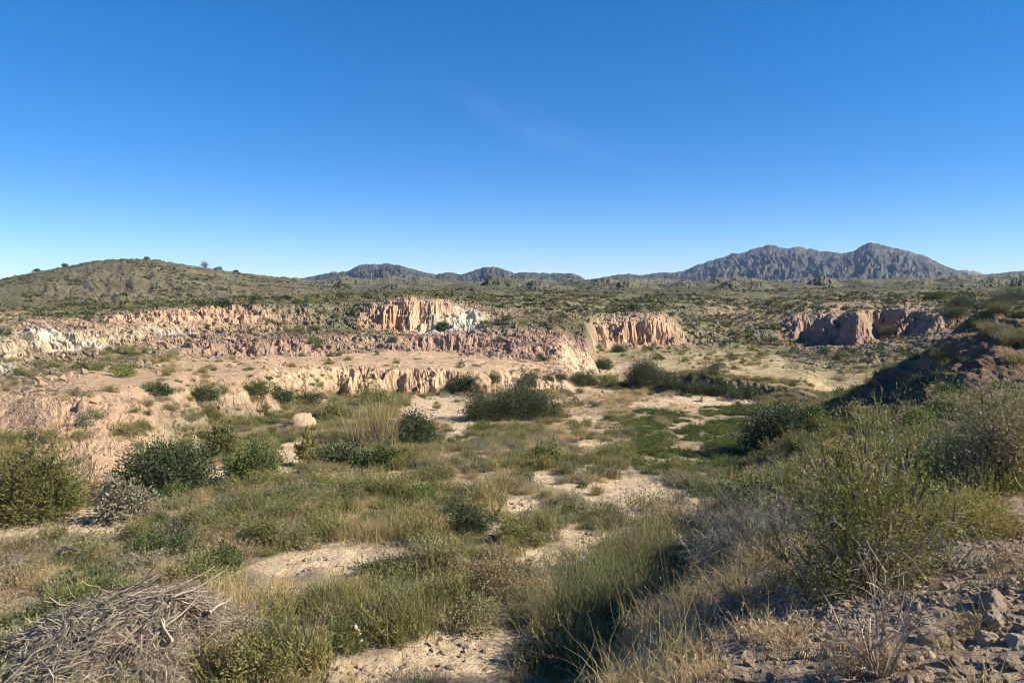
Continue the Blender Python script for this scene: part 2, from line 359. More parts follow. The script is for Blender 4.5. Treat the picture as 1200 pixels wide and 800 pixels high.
# ------------------------------------------------------------------ mesh helpers
def mesh_from(name, verts, faces, mat=None, attrs=None, smooth=False):
    """verts (n,3); faces (m,k) array or list of such arrays; attrs {name: (domain, type, array)}"""
    me = bpy.data.meshes.new(name)
    if not isinstance(faces, list): faces = [faces]
    faces = [np.asarray(f) for f in faces if len(f)]
    verts = np.asarray(verts, np.float32)
    me.vertices.add(len(verts)); me.vertices.foreach_set('co', verts.ravel())
    li = np.concatenate([f.ravel() for f in faces]).astype(np.int32); tot = np.concatenate([np.full(len(f), f.shape[1]) for f in faces]).astype(np.int32)
    me.loops.add(len(li)); me.loops.foreach_set('vertex_index', li)
    me.polygons.add(len(tot)); me.polygons.foreach_set('loop_start', np.concatenate([[0], np.cumsum(tot)[:-1]]).astype(np.int32))
    try: me.polygons.foreach_set('loop_total', tot)
    except Exception: pass
    me.polygons.foreach_set('use_smooth', np.full(len(tot), smooth, bool))
    for k, (dom, typ, arr) in (attrs or {}).items():
        at = me.attributes.new(k, typ, dom)
        arr = np.asarray(arr, np.float32)
        if typ == 'FLOAT_COLOR':
            if arr.shape[1] == 3: arr = np.concatenate([arr, np.ones((len(arr), 1), np.float32)], 1)
            at.data.foreach_set('color', arr.ravel())
        elif typ == 'FLOAT': at.data.foreach_set('value', arr.ravel())
        elif typ == 'FLOAT_VECTOR': at.data.foreach_set('vector', arr.ravel())
    if mat: me.materials.append(mat)
    me.update(calc_edges=True)
    return me


def tag(o, label=None, cat=None, group=None, kind=None):
    if label: o['label'] = label
    if cat: o['category'] = cat
    if group: o['group'] = group
    if kind: o['kind'] = kind
    return o


def obj(name, me, parent=None, loc=None, rot=None, sc=None):
    o = bpy.data.objects.new(name, me); COL.objects.link(o)
    if parent: o.parent = parent
    if loc is not None: o.location = loc
    if rot is not None: o.rotation_euler = rot
    if sc is not None: o.scale = sc if hasattr(sc, '__len__') else (sc, sc, sc)
    return o

# ------------------------------------------------------------------ build the land
def radial():
    out = [.4]
    while out[-1] < 8800:
        r = out[-1]
        s = .016 if r < 3 else .0075 if r < 24 else 0.0034 if r < 50 else .0026 if r < 110 else .0036 if r < 170 else .0075 if r < 900 else .010
        out.append(r * (1 + s))
    return np.array(out)


rad = radial()
azf = np.concatenate([np.linspace(-math.pi, -.78, 70)[:-1], np.arange(-.78, .78, .00112), np.linspace(.78, math.pi, 70)])
azf[0] = -math.pi; azf[-1] = math.pi
R_, A_ = np.meshgrid(rad, azf, indexing='ij')
gx, gy = R_ * np.sin(A_), R_ * np.cos(A_)
gz, gc, gv, gs, grid_rid, _, glr, _ = land(gx, gy)
print('grid', gx.shape)
# bare rock where it is steep: banded clay
zr = np.gradient(gz, axis=0) / np.gradient(R_, axis=0)
za = np.gradient(gz, axis=1) / np.maximum(R_ * np.gradient(A_, axis=1), 1e-3)
slope = np.hypot(zr, za)
band = fbm(gz / .5 + .5 * fbm(gx / 9, gy / 9, 150, 2), gx * .03, 155, 4, .7)
st = sstep(.45, 1.0, slope) * sstep(24, 40, R_) * sstep(400, 200, R_)
gc = gc * (1 + (st * .42 * band)[..., None] * np.array((.8, 1., 1.05)))
pt = fbm(gx / 2.3, gy / 2.3, 160, 4) * .16 + fbm(gx / 30, gy / 30, 164, 3) * .14
gc = gc * (1 + pt[..., None])
# bare sandy patches and tracks on the valley floor
SAND = []  # (x, y, rx, ry)
def patch(X, Y, w, h):
    """an oval of bare sand seen at X,Y with this picture width and height"""
    x, y, z, r = hit(X, Y); r2 = hit(X, Y - h / 2)[3]; r1 = hit(X, Y + h / 2)[3]
    SAND.append((x, y, math.atan2(x, y), max(w / 2 / F * r * 1.05, .2), max((r2 - r1) / 2 * 1.1, .2)))
for p in [(530, 765, 130, 50), (470, 785, 130, 40), (585, 738, 60, 34), (735, 573, 120, 26), (800, 578, 40, 14), (385, 652, 120, 30), (345, 662, 60, 24), (692, 632, 90, 22), (640, 650, 70, 18), (735, 610, 40, 24), (430, 782, 90, 34), (560, 752, 70, 34),
          (30, 618, 110, 22), (90, 605, 70, 16), (130, 612, 80, 14), (815, 470, 100, 9), (760, 474, 50, 8), (515, 478, 90, 34), (545, 492, 60, 24), (345, 530, 34, 34), (330, 548, 30, 16), (480, 505, 40, 14), (262, 560, 30, 30), (640, 560, 40, 14), (700, 522, 30, 10), (615, 590, 44, 16), (690, 490, 40, 8),
          (700, 444, 90, 14), (665, 452, 60, 10), (735, 430, 60, 10), (455, 790, 90, 36), (375, 775, 30, 40), (640, 470, 60, 8), (575, 612, 30, 12), (870, 470, 30, 8), (460, 634, 40, 10)]:
    patch(*p)


def sand_mask(x, y):
    m = np.zeros(x.shape)
    nz = fbm(x / 1.1, y / 1.1, 170, 3) * .5 + fbm(x / .35, y / .35, 174, 2) * .15
    for sx, sy, a, rx, ry in SAND:
        s = (np.abs(x - sx) < 2.2 * (rx + ry)) & (np.abs(y - sy) < 2.2 * (rx + ry))
        if not s.any(): continue
        dx, dy = x[s] - sx, y[s] - sy
        u = dx * math.cos(a) - dy * math.sin(a); v = dx * math.sin(a) + dy * math.cos(a)
        d = np.hypot(u / rx, v / ry)
        m[s] = np.maximum(m[s], sstep(1.25, .75, d + nz[s] * .95))
    return m


sel = R_ < 110
sm = np.zeros(gx.shape); sm[sel] = sand_mask(gx[sel], gy[sel]) * (gs[sel] < .4)
sandc = np.array((.49, .365, .225))
gc = gc * (1 - sm[..., None]) + (sandc * (1 + .5 * pt[..., None])) * sm[..., None]
gz = gz - sm * .05
V3 = np.stack([gx, gy, gz], -1)
nr, na = gx.shape


def ring_object(name, i0, i1, mat, label):
    n = i1 - i0
    v = V3[i0:i1].reshape(-1, 3); c = np.clip(gc[i0:i1].reshape(-1, 3), .01, .85)
    ii, jj = np.meshgrid(np.arange(n - 1), np.arange(na - 1), indexing='ij')
    a = (ii * na + jj).ravel()
    f = np.stack([a, a + 1, a + na + 1, a + na], 1)[:, ::-1]
    me = mesh_from(name, v, f, mat, {'soil': ('POINT', 'FLOAT_COLOR', c)}, False)
    return tag(obj(name, me), label, name, kind='structure')


ia = int(np.searchsorted(rad, 205)); ib = int(np.searchsorted(rad, 1650))
ring_object('terrain', 0, ia + 1, M_LAND, 'dry valley floor with eroded clay cliffs and sandy terraces')
ring_object('hills', ia, ib + 1, M_HILL, 'scrub covered hills and rolling plateau beyond the cliffs')
ring_object('mountains', ib, nr, M_MOUNT, 'blue grey rocky mountains along the horizon')

# ------------------------------------------------------------------ plants: materials
def plant_mat(name, a, b, trans=.25, rough=.55, jitter=.34, spec=.25):
    """leaf colour runs from a to b leaf by leaf; each plant is a little lighter or darker"""
    m, nt, nd, L = new_mat(name)
    out = N(nd, 'ShaderNodeOutputMaterial'); at = N(nd, 'ShaderNodeAttribute', attribute_name='tint'); oi = N(nd, 'ShaderNodeObjectInfo')
    mx = N(nd, 'ShaderNodeMix', data_type='RGBA'); mx.inputs[6].default_value = (*a, 1); mx.inputs[7].default_value = (*b, 1)
    L.new(at.outputs['Fac'], mx.inputs[0])
    hs = N(nd, 'ShaderNodeHueSaturation'); mr = N(nd, 'ShaderNodeMapRange', ins={'To Min': 1 - jitter, 'To Max': 1 + jitter}); L.new(oi.outputs['Random'], mr.inputs['Value'])
    mh = N(nd, 'ShaderNodeMapRange', ins={'To Min': .52, 'To Max': .485}); L.new(oi.outputs['Random'], mh.inputs['Value'])
    L.new(mr.outputs[0], hs.inputs['Value']); L.new(mh.outputs[0], hs.inputs['Hue']); L.new(mx.outputs[2], hs.inputs['Color'])
    b_ = N(nd, 'ShaderNodeBsdfPrincipled', ins={'Roughness': rough, 'Specular IOR Level': spec}); t_ = N(nd, 'ShaderNodeBsdfTranslucent'); ms = N(nd, 'ShaderNodeMixShader', ins={0: trans})
    L.new(hs.outputs[0], b_.inputs['Base Color']); L.new(hs.outputs[0], t_.inputs['Color'])
    L.new(b_.outputs[0], ms.inputs[1]); L.new(t_.outputs[0], ms.inputs[2]); L.new(ms.outputs[0], out.inputs[0])
    return m


P_SAGE = plant_mat('sage_leaf', (0.176, 0.164, 0.075), (0.288, 0.256, 0.13))
P_GREY = plant_mat('grey_leaf', (.205, .178, .112), (.31, .268, .18))
P_OLIVE = plant_mat('olive_leaf', (.155, .147, .047), (.268, .238, .088))
P_GREEN = plant_mat('green_leaf', (.078, .108, .028), (.15, .175, .045))
P_DARK = plant_mat('dark_leaf', (0.04, 0.058, 0.023), (0.088, 0.105, 0.04), .2, .45, .2, .35)
P_YEL = plant_mat('yellow_green_leaf', (0.19, 0.18, 0.045), (0.38, 0.32, 0.09), .3)
P_BROOM = plant_mat('broom_stem', (.085, .098, .04), (.165, .165, .072))
P_STRAW = plant_mat('straw', (0.36, 0.255, 0.11), (0.55, 0.42, 0.21), .25, .6)
P_BROWN = plant_mat('brown_leaf', (0.2, 0.15, 0.075), (0.31, 0.23, 0.12), .2)
P_DEAD = plant_mat('dead_twig', (.15, .125, .095), (.30, .26, .205), .0, .8, .2)
P_BARK = plant_mat('bark', (.11, .08, .055), (.17, .13, .095), .0, .85, .15)
P_STICK = plant_mat('bleached_stick', (.15, .112, .078), (.44, .36, .265), .0, .8, .1)

# ------------------------------------------------------------------ plants: shapes
def unit(v):
    return v / np.maximum(np.linalg.norm(v, axis=-1, keepdims=True), 1e-9)


def rnd_dir(g, n, up=0.):
    v = g.normal(size=(n, 3)); v[:, 2] += up
    return unit(v)


class Shape:
    """collects leaves, blades and twigs for one mesh"""
    def __init__(s, seed): s.v, s.f, s.t, s.n, s.g = [], [], [], 0, np.random.default_rng(seed)

    def add(s, v, f, t):
        s.v.append(v.reshape(-1, 3)); s.f.append(f.reshape(-1, f.shape[-1]) + s.n); s.t.append(t.ravel()); s.n += v.reshape(-1, 3).shape[0]

    def leaves(s, p, d, ln, wd, tint=None):
        n = len(p); g = s.g
        L = (ln * g.uniform(.6, 1.25, n))[:, None]; W = (wd * g.uniform(.7, 1.2, n))[:, None]
        side = unit(np.cross(d, rnd_dir(g, n))); nor = np.cross(d, side)
        v = np.stack([p, p + d * L * .5 + side * W * .5 + nor * W * .15, p + d * L, p + d * L * .5 - side * W * .5 + nor * W * .15], 1)
        f = np.arange(n * 4).reshape(n, 4); t = np.repeat(g.random(n) if tint is None else tint, 4)
        s.add(v, f, t)

    def blades(s, p, d, ln, wd, bend=.3, seg=3, side=None, tip=.15):
        """curved tapering strips; returns the points along each (n, seg+1, 3)"""
        n = len(p); g = s.g; L = np.broadcast_to(ln, (n,))[:, None]
        b = rnd_dir(g, n); b[:, 2] -= .6; b = b * bend
        t = np.linspace(0, 1, seg + 1)
        P = p[:, None] + d[:, None] * (L[:, None] * t[None, :, None]) + b[:, None] * (L[:, None] * (t ** 2)[None, :, None])
        sd = unit(np.cross(d, rnd_dir(g, n)))
        w = (np.broadcast_to(wd, (n,))[:, None, None]) * (1 - (1 - tip) * t)[None, :, None] * .5
        v = np.stack([P - sd[:, None] * w, P + sd[:, None] * w], 2)  # n, seg+1, 2, 3
        i = np.arange(n)[:, None] * (seg + 1) * 2 + np.arange(seg)[None] * 2
        f = np.stack([i, i + 1, i + 3, i + 2], -1)
        s.add(v, f, np.repeat(g.random(n), (seg + 1) * 2))
        return P

    def tubes(s, P, r0, r1, k=4):
        """tapered round twigs along the points P (n, m, 3)"""
        n, m = P.shape[:2]; g = s.g
        T = unit(np.gradient(P, axis=1)); ref = np.where(np.abs(T[..., 2:3]) > .9, np.array([1., 0, 0]), np.array([0, 0, 1.]))
        a = unit(np.cross(T, ref)); b = np.cross(T, a)
        r = np.broadcast_to(r0, (n,))[:, None] + (np.broadcast_to(r1, (n,)) - np.broadcast_to(r0, (n,)))[:, None] * np.linspace(0, 1, m)[None]
        th = np.arange(k) * 2 * np.pi / k
        v = P[:, :, None] + r[..., None, None] * (a[:, :, None] * np.cos(th)[:, None] + b[:, :, None] * np.sin(th)[:, None])
        base = np.arange(n)[:, None, None] * m * k + np.arange(m - 1)[None, :, None] * k
        j = np.arange(k)[None, None]; j2 = (j + 1) % k
        f = np.stack([base + j, base + j2, base + k + j2, base + k + j], -1)
        s.add(v, f, np.repeat(g.random(n), m * k))

    def mesh(s, name, mat, smooth=False):
        return mesh_from(name, np.concatenate(s.v), [x for x in s.f], mat, {'tint': ('POINT', 'FLOAT', np.concatenate(s.t))}, smooth)


def tuft(seed, mat, h=.6, rad=.35, n=170, lean=.6, w=.012, leaf=0, ln=.04, lw=.012, bend=.25, clumps=1, name='tuft'):
    s = Shape(seed); g = s.g
    c = g.normal(size=(clumps, 2)) * rad * .45 * (clumps > 1); k = g.integers(0, clumps, n)
    base = np.zeros((n, 3)); base[:, :2] = c[k] + g.normal(size=(n, 2)) * rad * .22
    d = np.zeros((n, 3)); a = g.random(n) * 2 * np.pi; th = lean * np.sqrt(g.random(n))
    d[:, 0] = np.sin(th) * np.cos(a); d[:, 1] = np.sin(th) * np.sin(a); d[:, 2] = np.cos(th)
    hh = h * g.uniform(.55, 1.05, n) * (g.uniform(.75, 1.1, clumps)[k])
    P = s.blades(base, d, hh, w, bend, 3)
    if leaf:
        i = g.integers(0, n, leaf); t = g.uniform(.9, 2.99, leaf); j = t.astype(int); u = (t - j)[:, None]
        p = P[i, j] * (1 - u) + P[i, j + 1] * u
        s.leaves(p, unit(d[i] + rnd_dir(g, leaf) * .9), ln, lw)
    return s.mesh(name, mat)


def bush(seed, rx, ry, h, n_leaf, ln, lw, mat_leaf, stems=9, clumps=60, low=.12, lump=.25, sprig=0., flat=.92, thick=1.):
    """(foliage mesh, stem mesh): stems fork into twigs that end in clumps of leaves"""
    g = np.random.default_rng(seed); S = Shape(seed + 1); St = Shape(seed + 2)
    n = clumps
    d = rnd_dir(g, n, .55); d[:, 2] = np.abs(d[:, 2])
    lob = 1 + lump * perlin(d[:, 0] * 1.7 + seed, d[:, 1] * 1.7 + d[:, 2] * 1.3, seed % 50) * 1.6
    rr = g.uniform(.25, 1., n) ** .35 * lob
    C = d * rr[:, None] * np.array([rx, ry, h * flat]); C[:, 2] = np.maximum(C[:, 2], low * h * g.uniform(.6, 1.6, n))
    # stems
    sd = rnd_dir(g, stems, .9); sd[:, 2] = np.abs(sd[:, 2]) + .15; tip = sd * np.array([rx, ry, h]) * .62
    b0 = np.zeros((stems, 3)); b0[:, :2] = g.normal(size=(stems, 2)) * .05 * rx; b0[:, 2] = -.08
    t = np.linspace(0, 1, 7)[None, :, None]
    wob = g.normal(size=(stems, 7, 3)) * .035 * rx * t
    P = b0[:, None] + (tip - b0)[:, None] * t + wob; P[..., 2] += (np.sin(t * np.pi) * .06 * h)[..., 0]
    r0 = .018 * thick * (rx + h) * g.uniform(.6, 1.1, stems)
    St.tubes(P, r0, r0 * .35, 5)
    # twigs from the nearest stem point to each clump
    flatP = P[:, 2:].reshape(-1, 3)
    src = flatP[np.argmin(((C[:, None] - flatP[None]) ** 2).sum(-1) + g.random((n, len(flatP))) * .05 * rx, axis=1)]
    t = np.linspace(0, 1, 5)[None, :, None]
    Q = src[:, None] + (C - src)[:, None] * t + g.normal(size=(n, 5, 3)) * .02 * rx * t
    St.tubes(Q, .006 * thick * (rx + h) * .6, .0025 * thick * (rx + h) * .5, 3)
    # leaves
    k = g.integers(0, n, n_leaf); sz = (rx + ry + h) / 3 * .20 * g.uniform(.6, 1.3, n)
    off = g.normal(size=(n_leaf, 3)) * sz[k][:, None] * np.array([1, 1, .8])
    p = C[k] + off; p[:, 2] = np.maximum(p[:, 2], .02 + .05 * g.random(n_leaf))
    outd = unit(unit(off) * .8 + unit(C[k] + np.array([0, 0, .3 * h])) * .6 + rnd_dir(g, n_leaf) * .8)
    tint = np.clip(g.random(n_leaf) * .6 + g.random(n)[k] * .5, 0, 1)
    S.leaves(p, outd, ln, lw, tint)
    if sprig:
        m = int(n * sprig); i = g.integers(0, n, m)
        dd = unit(unit(C[i]) * .6 + np.array([0, 0, .9]) + rnd_dir(g, m) * .35)
        L_ = h * g.uniform(.12, .3, m)
        B = St.blades(C[i], dd, L_, .012 * h, .15, 3)
        q = np.repeat(np.arange(m), 16); u = g.random(len(q)) * 2.99; j = u.astype(int); u = (u - j)[:, None]
        S.leaves(B[q, j] * (1 - u) + B[q, j + 1] * u, unit(dd[q] + rnd_dir(g, len(q)) * .9), ln, lw)
    return S.mesh('foliage', mat_leaf), St.mesh('stem', P_BARK, True)


def twigball(seed, rx, h, mat, main=16, sub=9, sub2=6, w=.006, lean=1.25, bend=.25):
    """bare, much forked dead shrub"""
    s = Shape(seed); g = s.g
    a = g.random(main) * 2 * np.pi; th = lean * g.random(main) ** .7
    d = np.stack([np.sin(th) * np.cos(a), np.sin(th) * np.sin(a), np.cos(th)], 1)
    ln = 1 / np.sqrt((np.sin(th) / rx) ** 2 + (np.cos(th) / h) ** 2) * g.uniform(.7, 1, main)
    b = np.zeros((main, 3)); b[:, :2] = g.normal(size=(main, 2)) * .05 * rx
    t = np.linspace(0, 1, 5)[None, :, None]
    P = b[:, None] + d[:, None] * ln[:, None, None] * t + g.normal(size=(main, 5, 3)) * .06 * rx * t
    s.tubes(P, w * 1.6, w * .6, 3)

    def fork(P, d, ln, k, f, w):
        n = len(P); q = np.repeat(np.arange(n), k); m = P.shape[1] - 1
        u = g.uniform(.25, 1., len(q)) * (m - .01); j = u.astype(int); u = (u - j)[:, None]
        p = P[q, j] * (1 - u) + P[q, j + 1] * u
        dd = unit(d[q] + rnd_dir(g, len(q), .15) * .95); l2 = ln[q] * f * g.uniform(.5, 1.1, len(q))
        return s.blades(p, dd, l2, w, bend, 3, tip=.4), dd, l2
    P2, d2, l2 = fork(P, d, ln, sub, .5, w)
    fork(P2, d2, l2, sub2, .5, w * .7)
    return s.mesh('twigs', mat)


def clump(seed, mat, n=46, ln=.34, lw=.17, r=.42, h=.7):
    """a far shrub: a loose dome of a few dozen leaf sprays"""
    s = Shape(seed); g = s.g
    d = rnd_dir(g, n, .3); d[:, 2] = np.abs(d[:, 2])
    p = d * np.array([r, r, h * .75]) * g.uniform(.2, .9, n)[:, None]
    s.leaves(p, unit(d + rnd_dir(g, n) * .7), ln, lw)
    return s.mesh('clump', mat)


def stone_mesh(seed, sub=1, ang=.35, mat=None, flat=.7, cuts=0):
    import bmesh
    bm = bmesh.new(); bmesh.ops.create_icosphere(bm, subdivisions=sub, radius=1)
    g = np.random.default_rng(seed); v = np.array([q.co for q in bm.verts])
    ax = g.uniform(.7, 1.25, 3) * np.array([1, 1, flat])
    for _ in range(cuts):
        n = rnd_dir(g, 1)[0]; k = g.uniform(.55, .85); d = v @ n
        v = v - np.maximum(d - k, 0)[:, None] * n * .93
    v = v * (1 + ang * .5 * (perlin(v[:, 0] * 1.3 + seed * 3.7, v[:, 1] * 1.3 + v[:, 2] * 1.7, 7) + .4 * perlin(v[:, 0] * 4 + seed, v[:, 1] * 4 + v[:, 2] * 3.1, 8)))[:, None] * ax
    f = np.array([[q.index for q in p.verts] for p in bm.faces]); bm.free()
    return mesh_from('stone', v, f, mat, {'tint': ('POINT', 'FLOAT', np.full(len(v), g.random()))}, False)


def stone_material(name, a, b):
    m, nt, nd, L = new_mat(name)
    out = N(nd, 'ShaderNodeOutputMaterial'); bs = N(nd, 'ShaderNodeBsdfPrincipled', ins={'Roughness': .9, 'Specular IOR Level': .15})
    oi = N(nd, 'ShaderNodeObjectInfo'); tcd = N(nd, 'ShaderNodeTexCoord'); n1 = N(nd, 'ShaderNodeTexNoise', ins={'Scale': 1.6, 'Detail': 7, 'Roughness': .7})
    L.new(tcd.outputs['Object'], n1.inputs['Vector'])
    ad = N(nd, 'ShaderNodeMath', operation='ADD'); L.new(oi.outputs['Random'], ad.inputs[0]); L.new(n1.outputs['Fac'], ad.inputs[1])
    mr = N(nd, 'ShaderNodeMapRange', ins={'From Min': .3, 'From Max': 1.7}); L.new(ad.outputs[0], mr.inputs['Value'])
    mx = N(nd, 'ShaderNodeMix', data_type='RGBA'); mx.inputs[6].default_value = (*a, 1); mx.inputs[7].default_value = (*b, 1)
    L.new(mr.outputs[0], mx.inputs[0]); L.new(mx.outputs[2], bs.inputs['Base Color'])
    bp = N(nd, 'ShaderNodeBump', ins={'Strength': .6, 'Distance': .08}); L.new(n1.outputs['Fac'], bp.inputs['Height']); L.new(bp.outputs[0], bs.inputs['Normal'])
    L.new(bs.outputs[0], out.inputs[0])
    return m


M_STONE = stone_material('limestone', (.20, .147, .10), (.43, .335, .235))
M_CLAY = stone_material('orange_clay', (.29, .19, .115), (.41, .285, .178))
M_WHITE = stone_material('bleached_white', (.62, .58, .50), (.80, .78, .72))

# ------------------------------------------------------------------ scattering of what nobody could count
def scatter(name, pts, idx, rot, scl, protos, label, cat):
    """one object of kind stuff: copies of the mesh shapes in protos, set on its points"""
    n = len(pts)
    me = bpy.data.meshes.new(name); me.vertices.add(n); me.vertices.foreach_set('co', np.asarray(pts, np.float32).ravel())
    for k, t, a in (('pick', 'INT', np.asarray(idx, np.int32)), ('turn', 'FLOAT_VECTOR', np.asarray(rot, np.float32)), ('size', 'FLOAT_VECTOR', np.asarray(scl, np.float32))):
        at = me.attributes.new(k, t, 'POINT'); at.data.foreach_set('vector' if t == 'FLOAT_VECTOR' else 'value', a.ravel())
    o = tag(obj(name, me), label, cat, kind='stuff')
    ng = bpy.data.node_groups.new(name + '_scatter', 'GeometryNodeTree')
    ng.interface.new_socket('Geometry', in_out='INPUT', socket_type='NodeSocketGeometry'); ng.interface.new_socket('Geometry', in_out='OUTPUT', socket_type='NodeSocketGeometry')
    nd, L = ng.nodes, ng.links
    gi, go, jn = nd.new('NodeGroupInput'), nd.new('NodeGroupOutput'), nd.new('GeometryNodeJoinGeometry')

    def named(k, t):
        q = nd.new('GeometryNodeInputNamedAttribute'); q.data_type = t; q.inputs[0].default_value = k
        return next(s for s in q.outputs if s.enabled and s.name == 'Attribute')
    pk, tn, sz = named('pick', 'INT'), named('turn', 'FLOAT_VECTOR'), named('size', 'FLOAT_VECTOR')
    for i, pm in enumerate(protos):
        po = bpy.data.objects.new('shape', pm)  # never linked to the scene: only lends its mesh
        oi = nd.new('GeometryNodeObjectInfo'); oi.inputs['Object'].default_value = po
        cp = nd.new('FunctionNodeCompare'); cp.data_type = 'INT'; cp.operation = 'EQUAL'
        ia_ = [s for s in cp.inputs if s.enabled]; L.new(pk, ia_[0]); ia_[1].default_value = i
        ip = nd.new('GeometryNodeInstanceOnPoints')
        L.new(gi.outputs[0], ip.inputs['Points']); L.new(cp.outputs[0], ip.inputs['Selection']); L.new(oi.outputs['Geometry'], ip.inputs['Instance'])
        L.new(tn, ip.inputs['Rotation']); L.new(sz, ip.inputs['Scale']); L.new(ip.outputs[0], jn.inputs[0])
    L.new(jn.outputs[0], go.inputs[0])
    md = o.modifiers.new('scatter', 'NODES'); md.node_group = ng
    return o


def zrot(g, n, tilt=.12):
    r = g.normal(size=(n, 3)) * tilt; r[:, 2] = g.random(n) * 2 * np.pi
    return r


def s3(g, n, lo, hi, p=1.):
    a = lo + (hi - lo) * g.random(n) ** p
    return np.stack([a * g.uniform(.85, 1.2, n), a * g.uniform(.85, 1.2, n), a * g.uniform(.8, 1.15, n)], 1)


def wedge(g, n, r0, r1, a0=-.74, a1=.74):
    r = np.sqrt(g.uniform(r0 * r0, r1 * r1, n)); a = g.uniform(a0, a1, n)
    return r * np.sin(a), r * np.cos(a), r, a


# prototypes of the low plants ------------------------------------------------------------------
def K(f, many, s0, **kw): return [f(s0 + i, **kw) for i in range(many)]


SAGE = K(tuft, 4, 100, mat=P_SAGE, h=.55, rad=.42, n=150, lean=.8, w=.014, leaf=1200, ln=.06, lw=.018, clumps=5)
GREYS = K(tuft, 3, 120, mat=P_GREY, h=.5, rad=.45, n=170, lean=.95, w=.013, leaf=1100, ln=.055, lw=.017, clumps=6)
OLIVE = K(tuft, 4, 140, mat=P_OLIVE, h=.66, rad=.4, n=200, lean=.6, w=.015, leaf=900, ln=.07, lw=.017, clumps=4, bend=.15)
GREEN = K(tuft, 3, 160, mat=P_GREEN, h=.45, rad=.5, n=120, lean=.95, w=.014, leaf=1300, ln=.07, lw=.03, clumps=6)
STRAW = K(tuft, 4, 180, mat=P_STRAW, h=.55, rad=.35, n=210, lean=.5, w=.007, bend=.4, clumps=3, leaf=120, ln=.06, lw=.014)
BROWN = K(tuft, 3, 200, mat=P_BROWN, h=.45, rad=.42, n=210, lean=.9, w=.012, leaf=900, ln=.05, lw=.016, clumps=5)
DEADS = [twigball(220 + i, .42, .4, P_DEAD, 12, 7, 4, .007) for i in range(2)]
LOW = SAGE + GREYS + OLIVE + GREEN + STRAW + BROWN + DEADS
OFF = np.cumsum([0, 4, 3, 4, 3, 4, 3, 2])  # sage grey olive green straw brown dead


def kinds_at(g, x, y):
    """which low plant grows where: patches of each"""
    n = len(x)
    w = np.zeros((n, 7))
    a = fbm(x / 6.5, y / 6.5, 300, 3); b = fbm(x / 4.5, y / 4.5, 310, 3); c = fbm(x / 9, y / 9, 320, 2)
    w[:, 0] = .9; w[:, 1] = .2 + 3.2 * sstep(.1, .6, a); w[:, 2] = .4 + 3.2 * sstep(.05, .6, -a); w[:, 3] = .10 + 2.6 * sstep(.25, .6, b)
    w[:, 4] = .7 + 5.5 * sstep(.05, .5, c); w[:, 5] = .5 + 1.2 * sstep(.1, .5, -b); w[:, 6] = .10
    w = w / w.sum(1, keepdims=True); u = g.random(n)[:, None]
    k = (u > np.cumsum(w, 1)).sum(1); k = np.minimum(k, 6)
    return OFF[k] + (g.random(n) * (OFF[k + 1] - OFF[k])).astype(int), k


g = np.random.default_rng(501)
# valley floor: low scrub and grass
x, y, r, a = wedge(g, 23000, 8.2, 66)
z, c_, v_, s_, _, _, _, _ = land(x, y)
front = 1 + .95 / r
den = np.clip(v_, 0, 1) * (1 - .97 * np.maximum(sand_mask(x, y), sand_mask(x * front, y * front))) * (s_ < .3)
den *= np.clip(.75 + 1.1 * fbm(x / 2.4, y / 2.4, 330, 3), .05, 1)
k = g.random(len(x)) < den
x, y, z, r = x[k], y[k], z[k], r[k]
px_ = 600 + F * x / y  # the grassier swathes
pick, kind = kinds_at(g, x, y)
py_ = 333 + F * (-z) / y
swathe = ((np.abs(px_ - 470) < 130) & (np.abs(py_ - 612) < 22)) | ((px_ > 640) & (px_ < 860) & (py_ > 455) & (py_ < 490)) | ((np.abs(px_ - 290) < 60) & (np.abs(py_ - 690) < 25))
t_ = swathe & (g.random(len(x)) < .85); pick[t_] = OFF[4] + g.integers(0, 4, t_.sum())
lush = (px_ > 745) & (px_ < 900) & (py_ > 478) & (py_ < 560)
t_ = lush & (g.random(len(x)) < .9); pick[t_] = OFF[3] + g.integers(0, 3, t_.sum())
n = len(x); print('low plants', n)
scl = s3(g, n, .32, 1.0, 1.5); scl[pick >= OFF[3]] *= .9
scatter('ground_cover', np.stack([x, y, z - .03], 1), pick, zrot(g, n), scl, LOW, 'low grey green scrub and dry grass covering the valley floor', 'ground cover')

# slopes, terraces and plateau: scattered shrubs seen from afar
P_HILLS = plant_mat('hillside_leaf', (.055, .065, .03), (.11, .108, .055), .15)
HC = [clump(440 + i, m) for i, m in enumerate([P_DARK, P_HILLS, P_HILLS, P_HILLS, P_HILLS, P_SAGE, P_BROWN])]
CL = [clump(400 + i, m) for i, m in enumerate([P_DARK, P_GREEN, P_HILLS, P_HILLS, P_OLIVE, P_SAGE, P_BROWN])]
STR = [tuft(420 + i, P_STRAW, h=.55, rad=.6, n=60, lean=.5, w=.03, bend=.3, clumps=4) for i in range(2)]
x, y, r, a = wedge(g, 60000, 44, 235)
z, c_, v_, s_, rd, _, _, _ = land(x, y)
zc = zland(x + .4, y); sl = np.abs(zc - z) / .4 + np.abs(zland(x, y + .4) - z) / .4
den = np.clip(v_, .04, 1) * sstep(1.3, .5, sl) * np.clip(.4 + 1.7 * fbm(x / 10, y / 10, 340, 4), .04, 1) * .85 * (s_ < 0)
low66 = r < 62; den[low66 & (v_ > .9)] = 0
den *= (1 - sand_mask(x, y))
k = g.random(len(x)) < den
x, y, z, r, c_ = x[k], y[k], z[k], r[k], c_[k]; n = len(x)
yel = (c_[:, 0] > .25) & (c_[:, 2] < .64 * c_[:, 1]) & (c_[:, 1] > .2) & (np.arctan2(x, y) > .12)
pick = g.choice(7, n, p=[.10, .11, .22, .2, .15, .12, .10]); sc_ = s3(g, n, .4, 1.5, 2.6)
